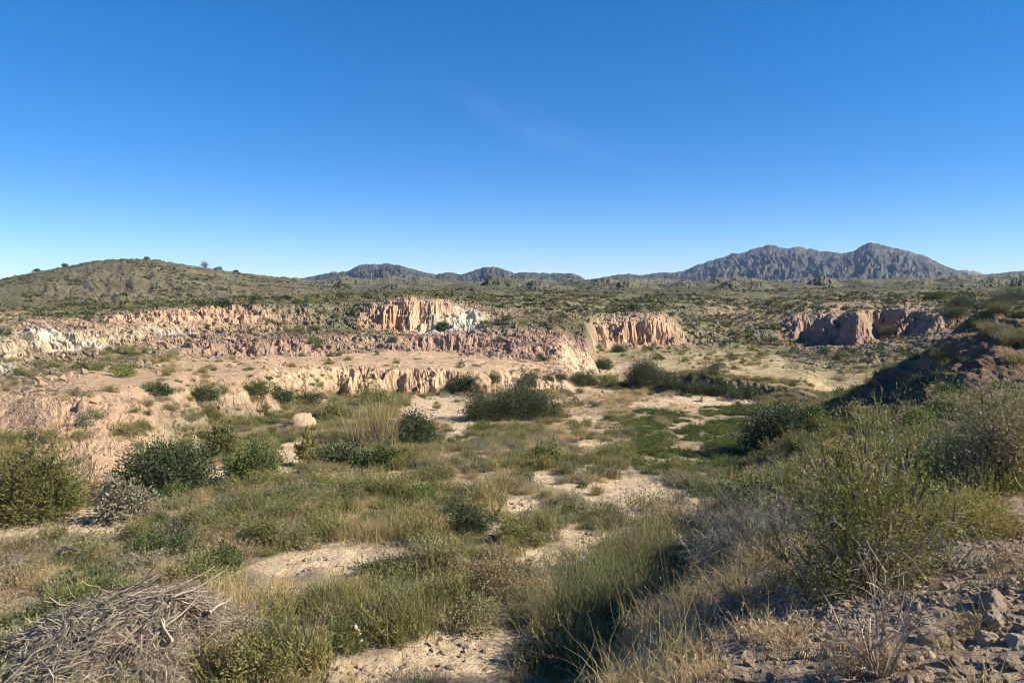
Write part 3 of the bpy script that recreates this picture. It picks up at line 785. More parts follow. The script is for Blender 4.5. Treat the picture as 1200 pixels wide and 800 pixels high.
t_ = yel & (g.random(n) < .75); pick[t_] = 7 + g.integers(0, 2, t_.sum()); sc_[t_] *= .8
MIDS = SAGE[:2] + GREYS[:2] + OLIVE[:2] + BROWN[:2] + [bush(430 + 10 * i, .55, .5, .75, 1100, .085, .042, m_, 4, 24, .12, .3, .2)[0] for i, m_ in enumerate((P_DARK, P_GREEN, P_DARK))]
t_ = (pick < 7) & (r < 125); pick[t_] = 9 + g.choice(11, t_.sum(), p=[.12, .12, .1, .1, .08, .08, .08, .08, .1, .07, .07])
print('slope shrubs', n)
scatter('slope_scrub', np.stack([x, y, z - .05], 1), pick, zrot(g, n), sc_, CL + STR + MIDS, 'scattered small shrubs dotting the clay slopes and the plateau', 'scrub')
RUB = [stone_mesh(700 + i, 1, .5, M_CLAY, .7, 3) for i in range(5)]
x, y, r, a = wedge(g, 60000, 25, 140)
z, c_, v_, s_, _, _, _, _ = land(x, y); k = (v_ < .34) & (s_ < 0) & (g.random(len(x)) < np.clip(.02 + .8 * fbm(x / 5, y / 5, 345, 3), .03, .8)); x, y, z = x[k], y[k], z[k]; n = len(x); print('rubble', n)
scatter('clay_rubble', np.stack([x, y, z], 1), g.integers(0, 5, n), g.random((n, 3)) * 6.28, s3(g, n, .03, .32, 4.5), RUB, 'crumbled clay blocks lying on the bare slopes and below the cliffs', 'rubble')
x, y, r, a = wedge(g, 160000, 225, 900)
z, c_, v_, s_, rd, _, _, _ = land(x, y)
den = np.clip(v_, .04, 1) * np.clip(.2 + 1.9 * fbm(x / 34, y / 34, 350, 4), .02, 1) * .8 * np.where(a < -.12, sstep(900, 420, r), .03 + .97 * sstep(380, 270, r))
k = g.random(len(x)) < den
x, y, z = x[k], y[k], z[k]; n = len(x); print('hill shrubs', n)
scatter('hill_scrub', np.stack([x, y, z - .1], 1), g.choice(7, n, p=[.12, .10, .22, .22, .16, .09, .09]), zrot(g, n), s3(g, n, .45, 1.9, 3.2), HC, 'dark shrubs speckling the distant hillsides', 'scrub')

# ------------------------------------------------------------------ the bank at our feet: gravel, dry grass
PEB = [stone_mesh(600 + i, 1, .5, M_STONE, .7, 2) for i in range(6)]
x, y, r, a = wedge(g, 110000, 2.4, 9.5, -.25, .80)
s_ = bank_dist(x, y); z = zland(x, y)
den = sstep(1.0, 2.4, s_) * sstep(9.5, 4.5, r) * np.clip(.55 + .9 * fbm(x / .8, y / .8, 360, 3), .12, 1)
k = g.random(len(x)) < den * .8
x, y, z = x[k], y[k], z[k]; n = len(x); print('pebbles', n)
sz = s3(g, n, .005, .034, 3.6); 
scatter('gravel', np.stack([x, y, z], 1), g.integers(0, 6, n), g.random((n, 3)) * 6.28, sz, PEB, 'loose pale gravel strewn over the dirt bank', 'gravel')
SX = np.array([(q[0], q[1], q[2], q[3], q[4]) for q in SAND if math.hypot(q[0], q[1]) < 34]); i_ = g.integers(0, len(SX), 9000)
u_, w_ = g.normal(size=9000) * .6 * SX[i_, 3], g.normal(size=9000) * .6 * SX[i_, 4]
x = SX[i_, 0] + u_ * np.cos(SX[i_, 2]) + w_ * np.sin(SX[i_, 2]); y = SX[i_, 1] - u_ * np.sin(SX[i_, 2]) + w_ * np.cos(SX[i_, 2])
k = (bank_dist(x, y) < .3) & (g.random(9000) < .75 * np.clip(.4 + fbm(x, y, 365, 2), 0.05, 1)); x, y = x[k], y[k]; n = len(x)
scatter('pebbles', np.stack([x, y, zland(x, y) - .05], 1), g.integers(0, 6, n), g.random((n, 3)) * 6.28, s3(g, n, .010, .075, 5.), PEB, 'small stones and clods strewn over the bare sandy patches', 'pebbles')
DRY = [tuft(640 + i, P_STRAW if i < 2 else P_BROWN, h=.30, rad=.16, n=70, lean=.8, w=.0045, bend=.45, clumps=2, leaf=60, ln=.03, lw=.007) for i in range(4)] + [twigball(650 + i, .2, .2, P_DEAD, 7, 5, 3, .004) for i in range(2)]
x, y, r, a = wedge(g, 14000, 3.0, 30, -.5, .80)
s_ = bank_dist(x, y); z = zland(x, y)
den = 1.6 * sstep(-.4, .6, s_) * (1 - .80 * sstep(1.8, 3.4, s_) * sstep(14, 9, r)) * np.clip(.55 + .8 * fbm(x / 1.3, y / 1.3, 370, 3), .1, 1)
den *= np.where(r > 13, .6, 1) * np.where((r < 9) , 1.0, .7)
k = g.random(len(x)) < den
x, y, z = x[k], y[k], z[k]; n = len(x); print('dry tufts', n)
scatter('dry_grass', np.stack([x, y, z - .02], 1), g.choice(6, n, p=[.2, .15, .2, .2, .15, .1]), zrot(g, n, .2), s3(g, n, .5, 1.3, 1.3), DRY, 'short dry grass and twigs growing on the bank', 'grass')
# dark low bushes and green tufts on the shaded flank and on the knoll
x, y, r, a = wedge(g, 12000, 9, 62, -.2, .80)
s_ = bank_dist(x, y); z = zland(x, y)
den = sstep(-.3, .4, s_) * np.where(s_ < 4.0, .85, .5) * np.where(y > 29, .8 * np.clip(.35 + 1.4 * fbm(x / 3.5, y / 3.5, 385, 3), .1, 1), 1) * np.clip(.5 + 1.0 * fbm(x / 2.5, y / 2.5, 380, 3), .05, 1)
k = g.random(len(x)) < den * .8
x, y, z = x[k], y[k], z[k]; n = len(x); print('bank tufts', n)
pk = np.where(g.random(n) < .75, g.choice(np.arange(OFF[1], OFF[4]), n), g.choice(np.arange(OFF[4], OFF[7]), n))
scatter('bank_scrub', np.stack([x, y, z - .03], 1), pk, zrot(g, n), s3(g, n, .5, 1.35, 1.3) * np.where(np.hypot(x, y) > 30, 1.15, 1.)[:, None], LOW, 'mixed low scrub on the shaded flank of the bank', 'scrub')

# ------------------------------------------------------------------ plants one can point to
def stand(name, label, cat, X, Y, w, hgt, group=None, r0=2.2, sink=.04):
    x, y, z, r = hit(X, Y, r0); W_ = w / F * math.hypot(r, z); H_ = hgt / F * math.hypot(r, z) * 1.03
    e = bpy.data.objects.new(name, None); COL.objects.link(e); e.empty_display_size = .2; e.location = (x, y, z - sink)
    tag(e, label, cat, group)
    return e, W_ / 2, H_


SEED = [2000]


def put_bush(X, Y, w, hgt, label, mat=None, dens=1., name='bush', ln=.10, lw=.05, sprig=.12, group=None, stems=9, cl=None, depth=.9, lump=.45, r0=2.2):
    e, R, H = stand(name, label, 'bush', X, Y, w, hgt, group, r0); SEED[0] += 10
    area = (R * R + R * H) * 2
    n = int(np.clip(dens * area * 700 * (.10 * .05) / (ln * lw), 500, 20000)); n_c = cl or int(np.clip(26 + 14 * area, 26, 150))
    k = max(1, 1.0)
    f, s = bush(SEED[0], R * .78, R * .78 * depth, H * .82, n, ln, lw, mat or P_DARK, stems, n_c, .14, lump, sprig)
    obj('foliage', f, e); obj('stem', s, e)
    return e


put_bush(195, 580, 118, 66, 'broad dense dark green bush at the foot of the pink clay slope', P_DARK, 1.2, lump=.2)
put_bush(296, 562, 60, 50, 'round bright green bush beside a shaded sandy gap, right of the broad dark bush', P_GREEN, 1.2, lump=.15)
put_bush(148, 606, 62, 44, 'low blue grey bush shading the sandy strip in front of the broad dark bush', P_GREY, 1.1)
put_bush(262, 540, 56, 46, 'feathery pale olive shrub directly behind the round bright green bush', P_OLIVE, .7, sprig=1.2)
put_bush(361, 542, 26, 40, 'slim upright lime green shrub by a small bare patch', P_YEL, .8, sprig=1.5)
put_bush(440, 474, 42, 26, 'green bush directly behind the tall straw yellow reed clump', P_GREEN, 1.0)
put_bush(485, 519, 64, 42, 'round dark green bush immediately right of the straw yellow reed clump', P_DARK, 1.2, lump=.15)
put_bush(612, 490, 92, 50, 'largest dark green bush in the middle of the valley', P_DARK, 1.3, lump=.35, sprig=.4)
put_bush(564, 491, 50, 32, 'dark green bush joined to the left side of the largest valley bush', P_DARK, 1.2)
put_bush(618, 452, 28, 17, 'small dark bush just behind the largest valley bush, against the clay bluff', P_DARK)
put_bush(545, 456, 34, 20, 'dark bush at the foot of the clay bluff by a round clay knob', P_DARK)
put_bush(577, 449, 20, 13, 'little dark bush in a cleft of the clay bluff', P_DARK)
put_bush(757, 449, 50, 33, 'solitary round dark bush in front of the dark earth cutting', P_DARK, 1.2, lump=.18)
put_bush(683, 450, 46, 16, 'wide flat dark bush beside the pale dry wash', P_DARK)
put_bush(713, 449, 30, 12, 'low dark bush between the flat wash bush and the solitary round bush', P_GREEN)
put_bush(834, 444, 26, 22, 'spindly dark bush on the edge of the straw coloured field', P_DARK, .6)
put_bush(706, 432, 30, 13, 'small dark bush on the far edge of the dry wash', P_DARK)
for i, (X, Y, w, h, t) in enumerate([(790, 460, 36, 15, 'dark bush at the left end of the dark earth cutting'), (820, 462, 40, 14, 'second dark bush along the foot of the dark earth cutting'), (848, 464, 34, 15, 'third dark bush along the foot of the dark earth cutting'), (876, 466, 40, 17, 'dark bush at the right end of the dark earth cutting')]):
    put_bush(X, Y, w, h, t, P_DARK, 1.2)
put_bush(918, 531, 106, 66, 'big black green bush deep in shadow under the right bank', P_DARK, 1.3, lump=.2)
put_bush(955, 496, 40, 20, 'green bush on the bank behind the black green bush', P_GREEN, 1.0, r0=12)
put_bush(550, 624, 58, 38, 'small dense dark bush alone among the dry grass', P_DARK, 1.3, ln=.06, lw=.028)
put_bush(725, 412, 0 + 24, 10, 'small dark bush at the far end of the dry wash', P_DARK)
put_bush(640, 545, 46, 24, 'leafy green bush in the middle of the dry meadow', P_GREEN, 1.0)
put_bush(575, 700, 92, 54, 'rounded brown olive shrub leaning over the sandy path', P_BROWN, 1.0, ln=.05, lw=.022)
put_bush(505, 670, 84, 40, 'grey green shrub beside the brown olive shrub', P_SAGE, 1.0, ln=.05, lw=.02, sprig=.8)
put_bush(95, 722, 84, 36, 'dark green low bush just behind the brushwood heap', P_GREEN, 1.2, ln=.05, lw=.02)
put_bush(30, 740, 60, 26, 'low dark bush left of the brushwood heap', P_DARK, 1.1, ln=.05, lw=.02)
put_bush(300, 792, 90, 48, 'bushy bright green plant in front of the brushwood heap', P_OLIVE, 1.1, ln=.05, lw=.02, sprig=1.)
put_bush(400, 545, 60, 30, 'dark bush left below the straw yellow reed clump', P_DARK)
put_bush(445, 548, 70, 30, 'green shrub at the near side of the straw yellow reed clump', P_GREEN, .8)
put_bush(330, 470, 40, 17, 'dark shrub below the edge of the sandy terrace', P_DARK)
put_bush(395, 492, 44, 20, 'shrub with olive leaves on the slope above the orange clay outcrop', P_OLIVE)
put_bush(232, 468, 50, 14, 'flat dark shrub on the left part of the terrace slope', P_DARK)
put_bush(300, 462, 40, 14, 'dark shrub midway along the terrace slope', P_GREEN)
put_bush(185, 462, 40, 12, 'dark shrub near the top of the pink clay slope', P_DARK)
put_bush(99, 500, 18, 14, 'single small shrub standing on the bare pink clay slope', P_GREY, .8)
put_bush(1075, 500, 44, 20, 'sunlit green bush at the foot of the brown knoll', P_GREEN, 1.0, r0=14)
put_bush(1000, 488, 32, 16, 'small sunlit bush at the left end of the brown knoll', P_OLIVE, 1.0, r0=14)
put_bush(1118, 372, 30, 12, 'dark bush just behind the crest of the brown knoll', P_DARK, r0=60)
put_bush(1125, 362, 36, 16, 'dark round bush beyond the knoll, nearest its crest', P_DARK, r0=60)
put_bush(1172, 364, 40, 20, 'large dark bush beyond the right part of the knoll', P_DARK, r0=60)
put_bush(1190, 352, 34, 14, 'dark bush far behind the knoll at the frame edge', P_DARK, r0=60)
put_bush(1100, 350, 26, 10, 'dark bush on the plateau left of the other bushes behind the knoll', P_GREEN, r0=60)
put_bush(1042, 392, 20, 9, 'dark bush at the foot of the shaded red cliff', P_DARK, r0=60)
for X, Y, w, h, t in [(262, 360, 22, 11, 'dark tree on the cliff rim at the foot of the rounded hill'), (299, 354, 17, 8, 'smaller tree right of the dark rim tree under the hill'), (334, 352, 15, 6, 'low tree on the flat green rim below the hill'),
                      (397, 349, 14, 7, 'tree at the right end of the green rim'), (743, 363, 16, 9, 'lone dark tree on the scrubby plateau above the middle cliff'), (520, 387, 16, 10, 'green bush at the foot of the white cliff')]:
    put_bush(X, Y, w, h, t, P_DARK, 1.2, name='small_tree', ln=.35, lw=.16, sprig=0, r0=70, cl=30)
for i, (X, w, h, t) in enumerate([(240, 7, 6, 'largest lone tree on the crest of the rounded hill'), (76, 4, 3.4, 'tiny tree on the left shoulder of the rounded hill'), (256, 6, 3, 'flat topped tree just right of the largest crest tree'), (276, 4, 3, 'tiny tree furthest down the right shoulder of the hill'), (43, 4, 3, 'tiny tree lowest on the left shoulder of the hill'), (172, 4, 3, 'tiny tree at the very top of the rounded hill')]):
    Yc = float(np.interp(X, [p[0] for p in HILL], [p[1] for p in HILL])); az = float(az_of(X, Yc)); rr = 516.
    x, y = rr * math.sin(az), rr * math.cos(az); z = float(zland(x, y)[0])
    e = bpy.data.objects.new('small_tree', None); COL.objects.link(e); e.location = (x, y, z - .2); tag(e, t, 'tree', 'trees on the crest of the hill')
    f, s = bush(1500 + i, w * .36, w * .36, h * .75, 500, .55, .28, P_DARK, 4, 26, .3, .3); obj('crown', f, e); obj('trunk', s, e)


def reed(X, Y, w, hgt, label, mat, n=420, lean=.35, wd=.016, leaf=600, ln=.09, lw=.014, name='reed_clump', cat='reeds', stalk=None, r0=2.2, bend=.2, clumps=7):
    e, R, H = stand(name, label, cat, X, Y, w, hgt, None, r0); SEED[0] += 10
    obj('blades', tuft(SEED[0], mat, H * 1.08, R * 1.1, n, lean, wd, leaf, ln, lw, bend, clumps, 'blades'), e)
    if stalk: obj('foliage', tuft(SEED[0] + 1, stalk, H * .7, R * 1.3, n // 3, lean * 1.6, wd, leaf // 3, ln, lw, .25, clumps, 'foliage'), e)
    return e


put_bush(40, 608, 96, 80, 'tall yellow green cane shrub at the end of the sandy strip', P_OLIVE, 1.3, name='cane_shrub', ln=.12, lw=.03, sprig=2.5, lump=.2)
reed(444, 520, 44, 66, 'tall straw yellow reed clump with a grey dry base', P_STRAW, 520, .35, .018, 700, .1, .018, stalk=P_GREY)
reed(275, 742, 120, 72, 'tall dry golden grass clump behind the right end of the brushwood heap', P_STRAW, 900, .5, .006, 900, .05, .01, 'grass_clump', 'grass', P_OLIVE)
reed(450, 632, 120, 40, 'golden dry grass clump beside the small dense dark bush', P_STRAW, 900, .6, .008, 700, .05, .01, 'grass_clump', 'grass')
reed(705, 735, 130, 100, 'dark green broom shrub in the shade below the bank', P_BROOM, 1300, .7, .008, 2500, .05, .01, 'broom_shrub', 'shrub', P_GREY, clumps=14)
reed(780, 675, 120, 80, 'grey green broom shrub in shade at the top of the bank flank', P_SAGE, 1000, .8, .008, 1800, .05, .01, 'broom_shrub', 'shrub', P_BROWN, clumps=14)
reed(730, 690, 110, 70, 'green broom shrub below the bare patch by the bank', P_OLIVE, 1000, .75, .008, 2000, .05, .01, 'broom_shrub', 'shrub', P_GREEN, clumps=12)
reed(845, 605, 110, 60, 'dark grey broom at the edge of the bank behind the dead twig shrub', P_SAGE, 900, .8, .008, 1800, .05, .01, 'broom_shrub', 'shrub', P_DEAD, clumps=12)
put_bush(1168, 572, 130, 120, 'tall wispy grey green broom on the right bank', P_SAGE, 1., name='broom_shrub', ln=.04, lw=.014, sprig=1.6, lump=.4, stems=16)
reed(480, 806, 70, 34, 'pale grey sage tuft beside the sandy path at the bottom', P_GREY, 500, .8, .007, 1200, .03, .008, 'sage_tuft', 'shrub')
reed(392, 716, 84, 46, 'upright pale olive broom standing left of the sandy path', P_OLIVE, 800, .45, .009, 1400, .05, .01, 'broom_shrub', 'shrub', P_SAGE, clumps=10)
reed(478, 726, 100, 56, 'yellow olive broom overhanging the left edge of the sandy path', P_OLIVE, 900, .55, .009, 1500, .05, .01, 'broom_shrub', 'shrub', P_SAGE, clumps=10)
reed(330, 770, 80, 50, 'dense green broom in front of the golden grass clump', P_BROOM, 800, .5, .009, 1400, .05, .01, 'broom_shrub', 'shrub', P_OLIVE, clumps=9)
e, R, H = stand('bare_shrub', 'half bare brown twiggy shrub between the cane shrub and the broad dark bush', 'shrub', 92, 596, 62, 60)
obj('twigs', twigball(911, R, H, P_BROWN, 14, 10, 6, .016), e); f, s = bush(912, R * .8, R * .8, H * .8, 260, .07, .03, P_BROWN, 5, 30); obj('foliage', f, e); obj('trunk', s, e)

# foreground shrubs
e, R, H = stand('leafy_shrub', 'large yellow green leafy shrub standing on the gravel bank', 'shrub', 1010, 690, 215, 178)
f, s = bush(921, R * .62, R * .6, H * .80, 14000, .026, .012, P_YEL, 22, 200, .10, .55, 1.6, .95, .35); obj('foliage', f, e); obj('stem', s, e)
obj('twigs', twigball(922, R * .9, H * .9, P_DEAD, 26, 11, 6, .0035, 1.3), e)
e, R, H = stand('leafy_shrub', 'low yellow green sprawling shrub right of the large leafy shrub', 'shrub', 1145, 628, 130, 56)
f, s = bush(931, R * .8, R * .7, H * .8, 11000, .025, .011, P_YEL, 14, 110, .1, .3, 1.0, .92, .4); obj('foliage', f, e); obj('stem', s, e); obj('twigs', twigball(932, R, H * .8, P_DEAD, 12, 8, 5, .0035), e)
e, R, H = stand('dead_shrub', 'rounded grey dead twig shrub left of the large leafy shrub', 'shrub', 880, 655, 135, 86)
obj('twigs', twigball(941, R, H, P_DEAD, 40, 14, 7, .0035, 1.4), e); obj('foliage', bush(942, R * .8, R * .7, H * .7, 1500, .02, .006, P_GREY, 8, 60)[0], e)
e, R, H = stand('dead_shrub', 'bare pale upright twigs in front of the large leafy shrub', 'shrub', 1030, 790, 110, 135)
obj('twigs', twigball(951, R, H, P_STICK, 13, 6, 4, .0045, .8), e); obj('blades', tuft(952, P_BROWN, H * .45, R * 1.2, 350, .6, .004, 200, .02, .005, .3, 5), e)
e, R, H = stand('dead_shrub', 'flat tangle of dead branches on the gravel above the biggest boulder', 'shrub', 1120, 668, 110, 34)
obj('twigs', twigball(961, R, H, P_DEAD, 18, 8, 4, .005, 1.5), e)
for i, (X, Y, w, h, t) in enumerate([(700, 800, 90, 70, 'dry grass clump with long bent stalks at the bottom edge of the bank'), (770, 800, 110, 84, 'tall bleached grass clump left of the gravel patch'), (640, 800, 80, 44, 'grey dry grass clump right of the sandy path end'), (850, 690, 90, 46, 'pale grass clump below the rounded dead twig shrub'),
                                     (790, 745, 90, 50, 'dry grass clump on the middle of the bank flank'), (905, 650, 60, 40, 'green grass clump between dead twig shrub and leafy shrub'), (820, 795, 60, 46, 'small bleached grass clump beside the gravel patch')]):
    reed(X, Y, w, h, t, P_GREEN if 'green' in t else P_STRAW, 260, .75, .0045, 160, .03, .006, 'grass_clump', 'grass', P_BROWN, bend=.45)

# heap of dead brushwood
hx, hy, hz, hr = hit(122, 797)
HR, HH = 270 / F * hr * .55, 86 / F * hr
heap = bpy.data.objects.new('brushwood_heap', None); COL.objects.link(heap); heap.location = (hx, hy + .35, hz - .05)
tag(heap, 'big heap of dead grey brushwood and bleached sticks', 'brush heap')
gg = np.random.default_rng(71)


def dome(u, a):
    rr = u; lob = 1 + .16 * np.sin(a * 3 + .6) + .08 * np.sin(a * 5)
    return np.stack([np.cos(a) * rr * HR * lob + (1 - rr) * HR * .34, np.sin(a) * rr * HR * .72 * lob, HH * np.clip(1 - rr ** 1.7, 0, 1) * (1 + .20 * np.sin(a * 2 + 1) * rr + .12 * np.cos(7 * a) * rr + .10 * np.sin(11 * a + 5 * rr))], 1)


S = Shape(72); n = 8000
u = np.sqrt(gg.random(n)) * 1.02; a = gg.random(n) * 2 * np.pi; P0 = dome(u, a) * np.array([1, 1, 1]) - np.array([0, 0, .06]) * gg.random(n)[:, None] * 3
d = unit(dome(np.minimum(u + .08, 1.1), a) - dome(u, a)); d = unit(d * (gg.choice([-1, 1], n) * gg.uniform(.2, 1, n))[:, None] + rnd_dir(gg, n) * .55 + np.array([.5, .1, .22]))
ln = gg.uniform(.12, .55, n); t = np.linspace(-.5, .5, 5)
Pp = P0[:, None] + d[:, None] * (ln[:, None] * t)[..., None] + rnd_dir(gg, n)[:, None] * (ln[:, None] * (t ** 2 - .1) * .5)[..., None] + gg.normal(size=(n, 5, 3)) * .008
S.tubes(Pp, gg.uniform(.002, .0075, n), gg.uniform(.0012, .0045, n), 3)
obj('twigs', S.mesh('twigs', P_STICK), heap)
# packed litter inside the heap
k = 40; th = np.linspace(0, 2 * np.pi, 64, endpoint=False); uu = np.linspace(0, 1.0, k)
U, A2 = np.meshgrid(uu, th, indexing='ij'); cv = dome(U.ravel(), A2.ravel()) * np.array([.93, .93, .86]); cv[:, 2] += .04 * perlin(cv[:, 0] * 7, cv[:, 1] * 7 + cv[:, 2] * 5, 3) + .05 * perlin(cv[:, 0] * 3, cv[:, 1] * 3, 5) - .05
ii, jj = np.meshgrid(np.arange(k - 1), np.arange(64), indexing='ij'); q0 = (ii * 64 + jj).ravel(); q1 = (ii * 64 + (jj + 1) % 64).ravel()
obj('packed_litter', mesh_from('packed_litter', cv, np.stack([q0, q0 + 64, q1 + 64, q1], 1), P_BARK, {'tint': ('POINT', 'FLOAT', gg.random(len(cv)))}), heap)
for i in range(84):
    S = Shape(800 + i); u = gg.uniform(.1, .95); a = gg.uniform(0, 2 * np.pi) if i % 3 else gg.uniform(3.3, 5.6)
    p = dome(np.array([u]), np.array([a]))[0] + np.array([0, 0, .05]); d = unit(np.array([[gg.uniform(.3, 1) * gg.choice([1, 1, 1, -1]), gg.uniform(-.5, .5), gg.uniform(.05, .5)]]))[0]
    L_ = gg.uniform(.3, .85); t = np.linspace(-.4, .6, 7); bd = rnd_dir(gg, 1)[0] * .25
    Pp = (p + d * (L_ * t)[:, None] + bd * (L_ * t ** 2)[:, None] + gg.normal(size=(7, 3)) * .01)[None]
    w = .006 + .020 * gg.random() ** 2; S.tubes(Pp, w, w * .45, 6)
    q = Pp[0, 4]; dd = unit(d + rnd_dir(gg, 1)[0] * .7); S.tubes((q + dd * np.linspace(0, L_ * .3, 4)[:, None])[None], w * .6, w * .25, 5)
    obj('branch', S.mesh('branch', P_STICK, True), heap)

# stones
def rock(X, Y, w, label, mat=None, seed=0, flat=.75, cuts=5, group='stones lying on the gravel bank', name='stone', hh=None, r0=2.2, sink=.3, sub=3):
    x, y, z, r = hit(X, Y, r0); R = w / 2 / F * math.hypot(r, z) * .82
    o = obj(name, stone_mesh(seed, sub, .45, mat or M_STONE, flat, cuts), None, (x, y, z + R * flat * (.7 - sink)), (RNG.normal() * .15, RNG.normal() * .15, RNG.random() * 6.28), R)
    return tag(o, label, name if name != 'clay_outcrop' else 'rock', group)


for i, (X, Y, w, t, fl) in enumerate([(1160, 712, 46, 'biggest grey boulder on the gravel bank', .85), (1166, 734, 26, 'pointed angular stone in front of the biggest boulder', .9), (1157, 752, 27, 'smooth pale oval stone below the pointed stone', .55), (1095, 755, 31, 'rounded tan stone alone in the middle of the gravel', .75),
                                     (1126, 758, 15, 'small white flat stone right of the rounded tan stone', .6), (1106, 776, 16, 'small pinkish stone in front of the rounded tan stone', .7), (1183, 780, 22, 'upright reddish stone at the right edge of the gravel', .95), (1163, 800, 24, 'half buried dark stone at the bottom of the gravel', .6),
                                     (1197, 738, 16, 'brown stone cut by the right frame edge', .8), (1192, 756, 28, 'flat pale stone right of the smooth oval stone', .5), (985, 800, 26, 'long pale slab lying at the bottom of the gravel', .4), (1148, 738, 20, 'dark rounded stone left of the pointed stone', .7), (1075, 690, 18, 'stone half hidden under the dead branches', .6),
                                     (1185, 690, 16, 'small stone behind the biggest boulder', .7), (940, 770, 14, 'small stone in the shadow of the bare upright twigs', .7), (900, 760, 13, 'small pale stone on the left of the gravel patch', .6), (1055, 780, 14, 'small stone beside the bare upright twigs', .7), (1130, 790, 13, 'small tan stone between the pinkish stone and the dark buried stone', .7)]):
    rock(X, Y, w, t, seed=60 + i, flat=fl, cuts=7)
STONES = [stone_mesh(90 + i, 2, .45, M_STONE, .75, 6) for i in range(6)]
gq = np.random.default_rng(81); m = 0
while m < 90:
    X, Y = gq.uniform(830, 1215), gq.uniform(665, 815)
    if Y < 690 + (1000 - X) * .25: continue
    x, y, z, r = hit(X, Y); R = gq.uniform(.016, .036)
    tag(obj('stone', STONES[m % 6], None, (x, y, z + R * .3), (gq.normal() * .4, gq.normal() * .4, gq.random() * 6.28), R), 'fist sized pale stone lying loose among the gravel of the bank', 'stone', 'fist sized stones in the gravel'); m += 1
rock(354, 500, 46, 'orange clay outcrop rising from the scrub below the terrace', M_CLAY, 33, .7, 4, None, 'clay_outcrop', sink=.7, sub=4)
rock(562, 455, 34, 'round brown clay knob at the foot of the clay bluff', M_CLAY, 35, .8, 2, None, 'clay_outcrop', sink=.35, sub=4)
rock(681, 656, 10, 'white stone on the bare patch beside the bank', M_WHITE, 37, 1, 3, None)
rock(706, 613, 6, 'tiny white stone further along the bare patch', M_WHITE, 38, 1, 3, None)
rock(583, 772, 8, 'flat pale stone in the shade of the sandy path', M_WHITE, 39, .5, 3, None)
x, y, z, r = hit(421, 756); S = Shape(40); L_ = 24 / F * r
S.tubes(np.array([[(0, 0, 0), (.02, 0, L_ * .3), (-.02, .05, L_ * .62), (-.08, .02, L_)]]), L_ * .15, L_ * .12, 8); o = obj('stump', S.mesh('stump', P_STICK, True), None, (x, y, z)); tag(o, 'bleached white stump sticking up left of the sandy path', 'stump')

# individual tufts of the near valley floor, each one a plant of its own
ROUND = [bush(470 + 10 * i, .40, .38, .5, 2600, .05, .02, m_, 7, 46, .12, .3, .4)[0] for i, m_ in enumerate((P_OLIVE, P_GREEN, P_SAGE, P_DARK, P_OLIVE))]
LAND = [('the brushwood heap', 130, 760), ('the sandy path', 520, 765), ('the small dense dark bush', 550, 618), ('the golden grass clump', 290, 715), ('the largest valley bush', 612, 490), ('the broad dark bush', 195, 570), ('the round bright green bush', 296, 555), ('the pale bare patch by the bank', 745, 590),
        ('the brown olive shrub', 575, 690), ('the straw yellow reed clump', 444, 515), ('the shaded black green bush', 918, 520), ('the sandy strip', 70, 612), ('the bare patch amid the dry grass', 385, 652)]
KN = [('sage_tuft', 'olive grey sage tuft', SAGE), ('grey_shrub', 'silvery grey low shrub', GREYS), ('broom_tuft', 'upright olive green broom tuft', OLIVE), ('green_shrub', 'low leafy green shrub', GREEN), ('grass_tuft', 'dry straw coloured grass tuft', STRAW), ('brown_shrub', 'brown dried out low shrub', BROWN), ('round_shrub', 'rounded leafy green shrub', ROUND)]
gq = np.random.default_rng(91); done = []; tries = 0
SIZES = ('small', 'middling', 'large', 'biggest')
while len(done) < 230 and tries < 6000:
    tries += 1
    X, Y = gq.uniform(-10, 900), 505 + 300 * gq.random() ** .9
    x, y, z, r = hit(X, Y, 7)
    if r > 46 or bank_dist(np.array([x]), np.array([y]))[0] > -.2: continue
    if max(sand_mask(np.array([x]), np.array([y]))[0], sand_mask(np.array([x]) * (1 + .9 / r), np.array([y]) * (1 + .9 / r))[0]) > .2: continue
    if math.hypot(x - hx, y - hy - .3) < HR * 1.05 or any(math.hypot(x - p, y - q) < .55 for p, q in done): continue
    _, kk = kinds_at(gq, np.array([x]), np.array([y])); kk = int(kk[0])
    if kk == 3 and r < 16: kk = 0
    if gq.random() < .30: kk = 6
    elif kk > 5: continue
    done.append((x, y)); nm, what, ms = KN[kk]; sc = gq.uniform(.8, 1.28)
    lm, lx, ly = min(LAND, key=lambda q: (q[1] - X) ** 2 + ((q[2] - Y) * 2.2) ** 2)
    dx_, dy_ = X - lx, (Y - ly) * 2.2
    rel = ('right of ' if dx_ > 0 else 'left of ') if abs(dx_) > abs(dy_) else ('in front of ' if dy_ > 0 else 'behind ')
    tag(obj(nm, ms[int(gq.integers(len(ms)))], None, (x, y, z - .04), (gq.normal() * .08, gq.normal() * .08, gq.random() * 6.28), (sc, sc, sc * gq.uniform(.8, 1.0))),
        what + ' ' + rel + lm, 'grass' if kk == 4 else 'shrub', what + 's ' + rel + lm)

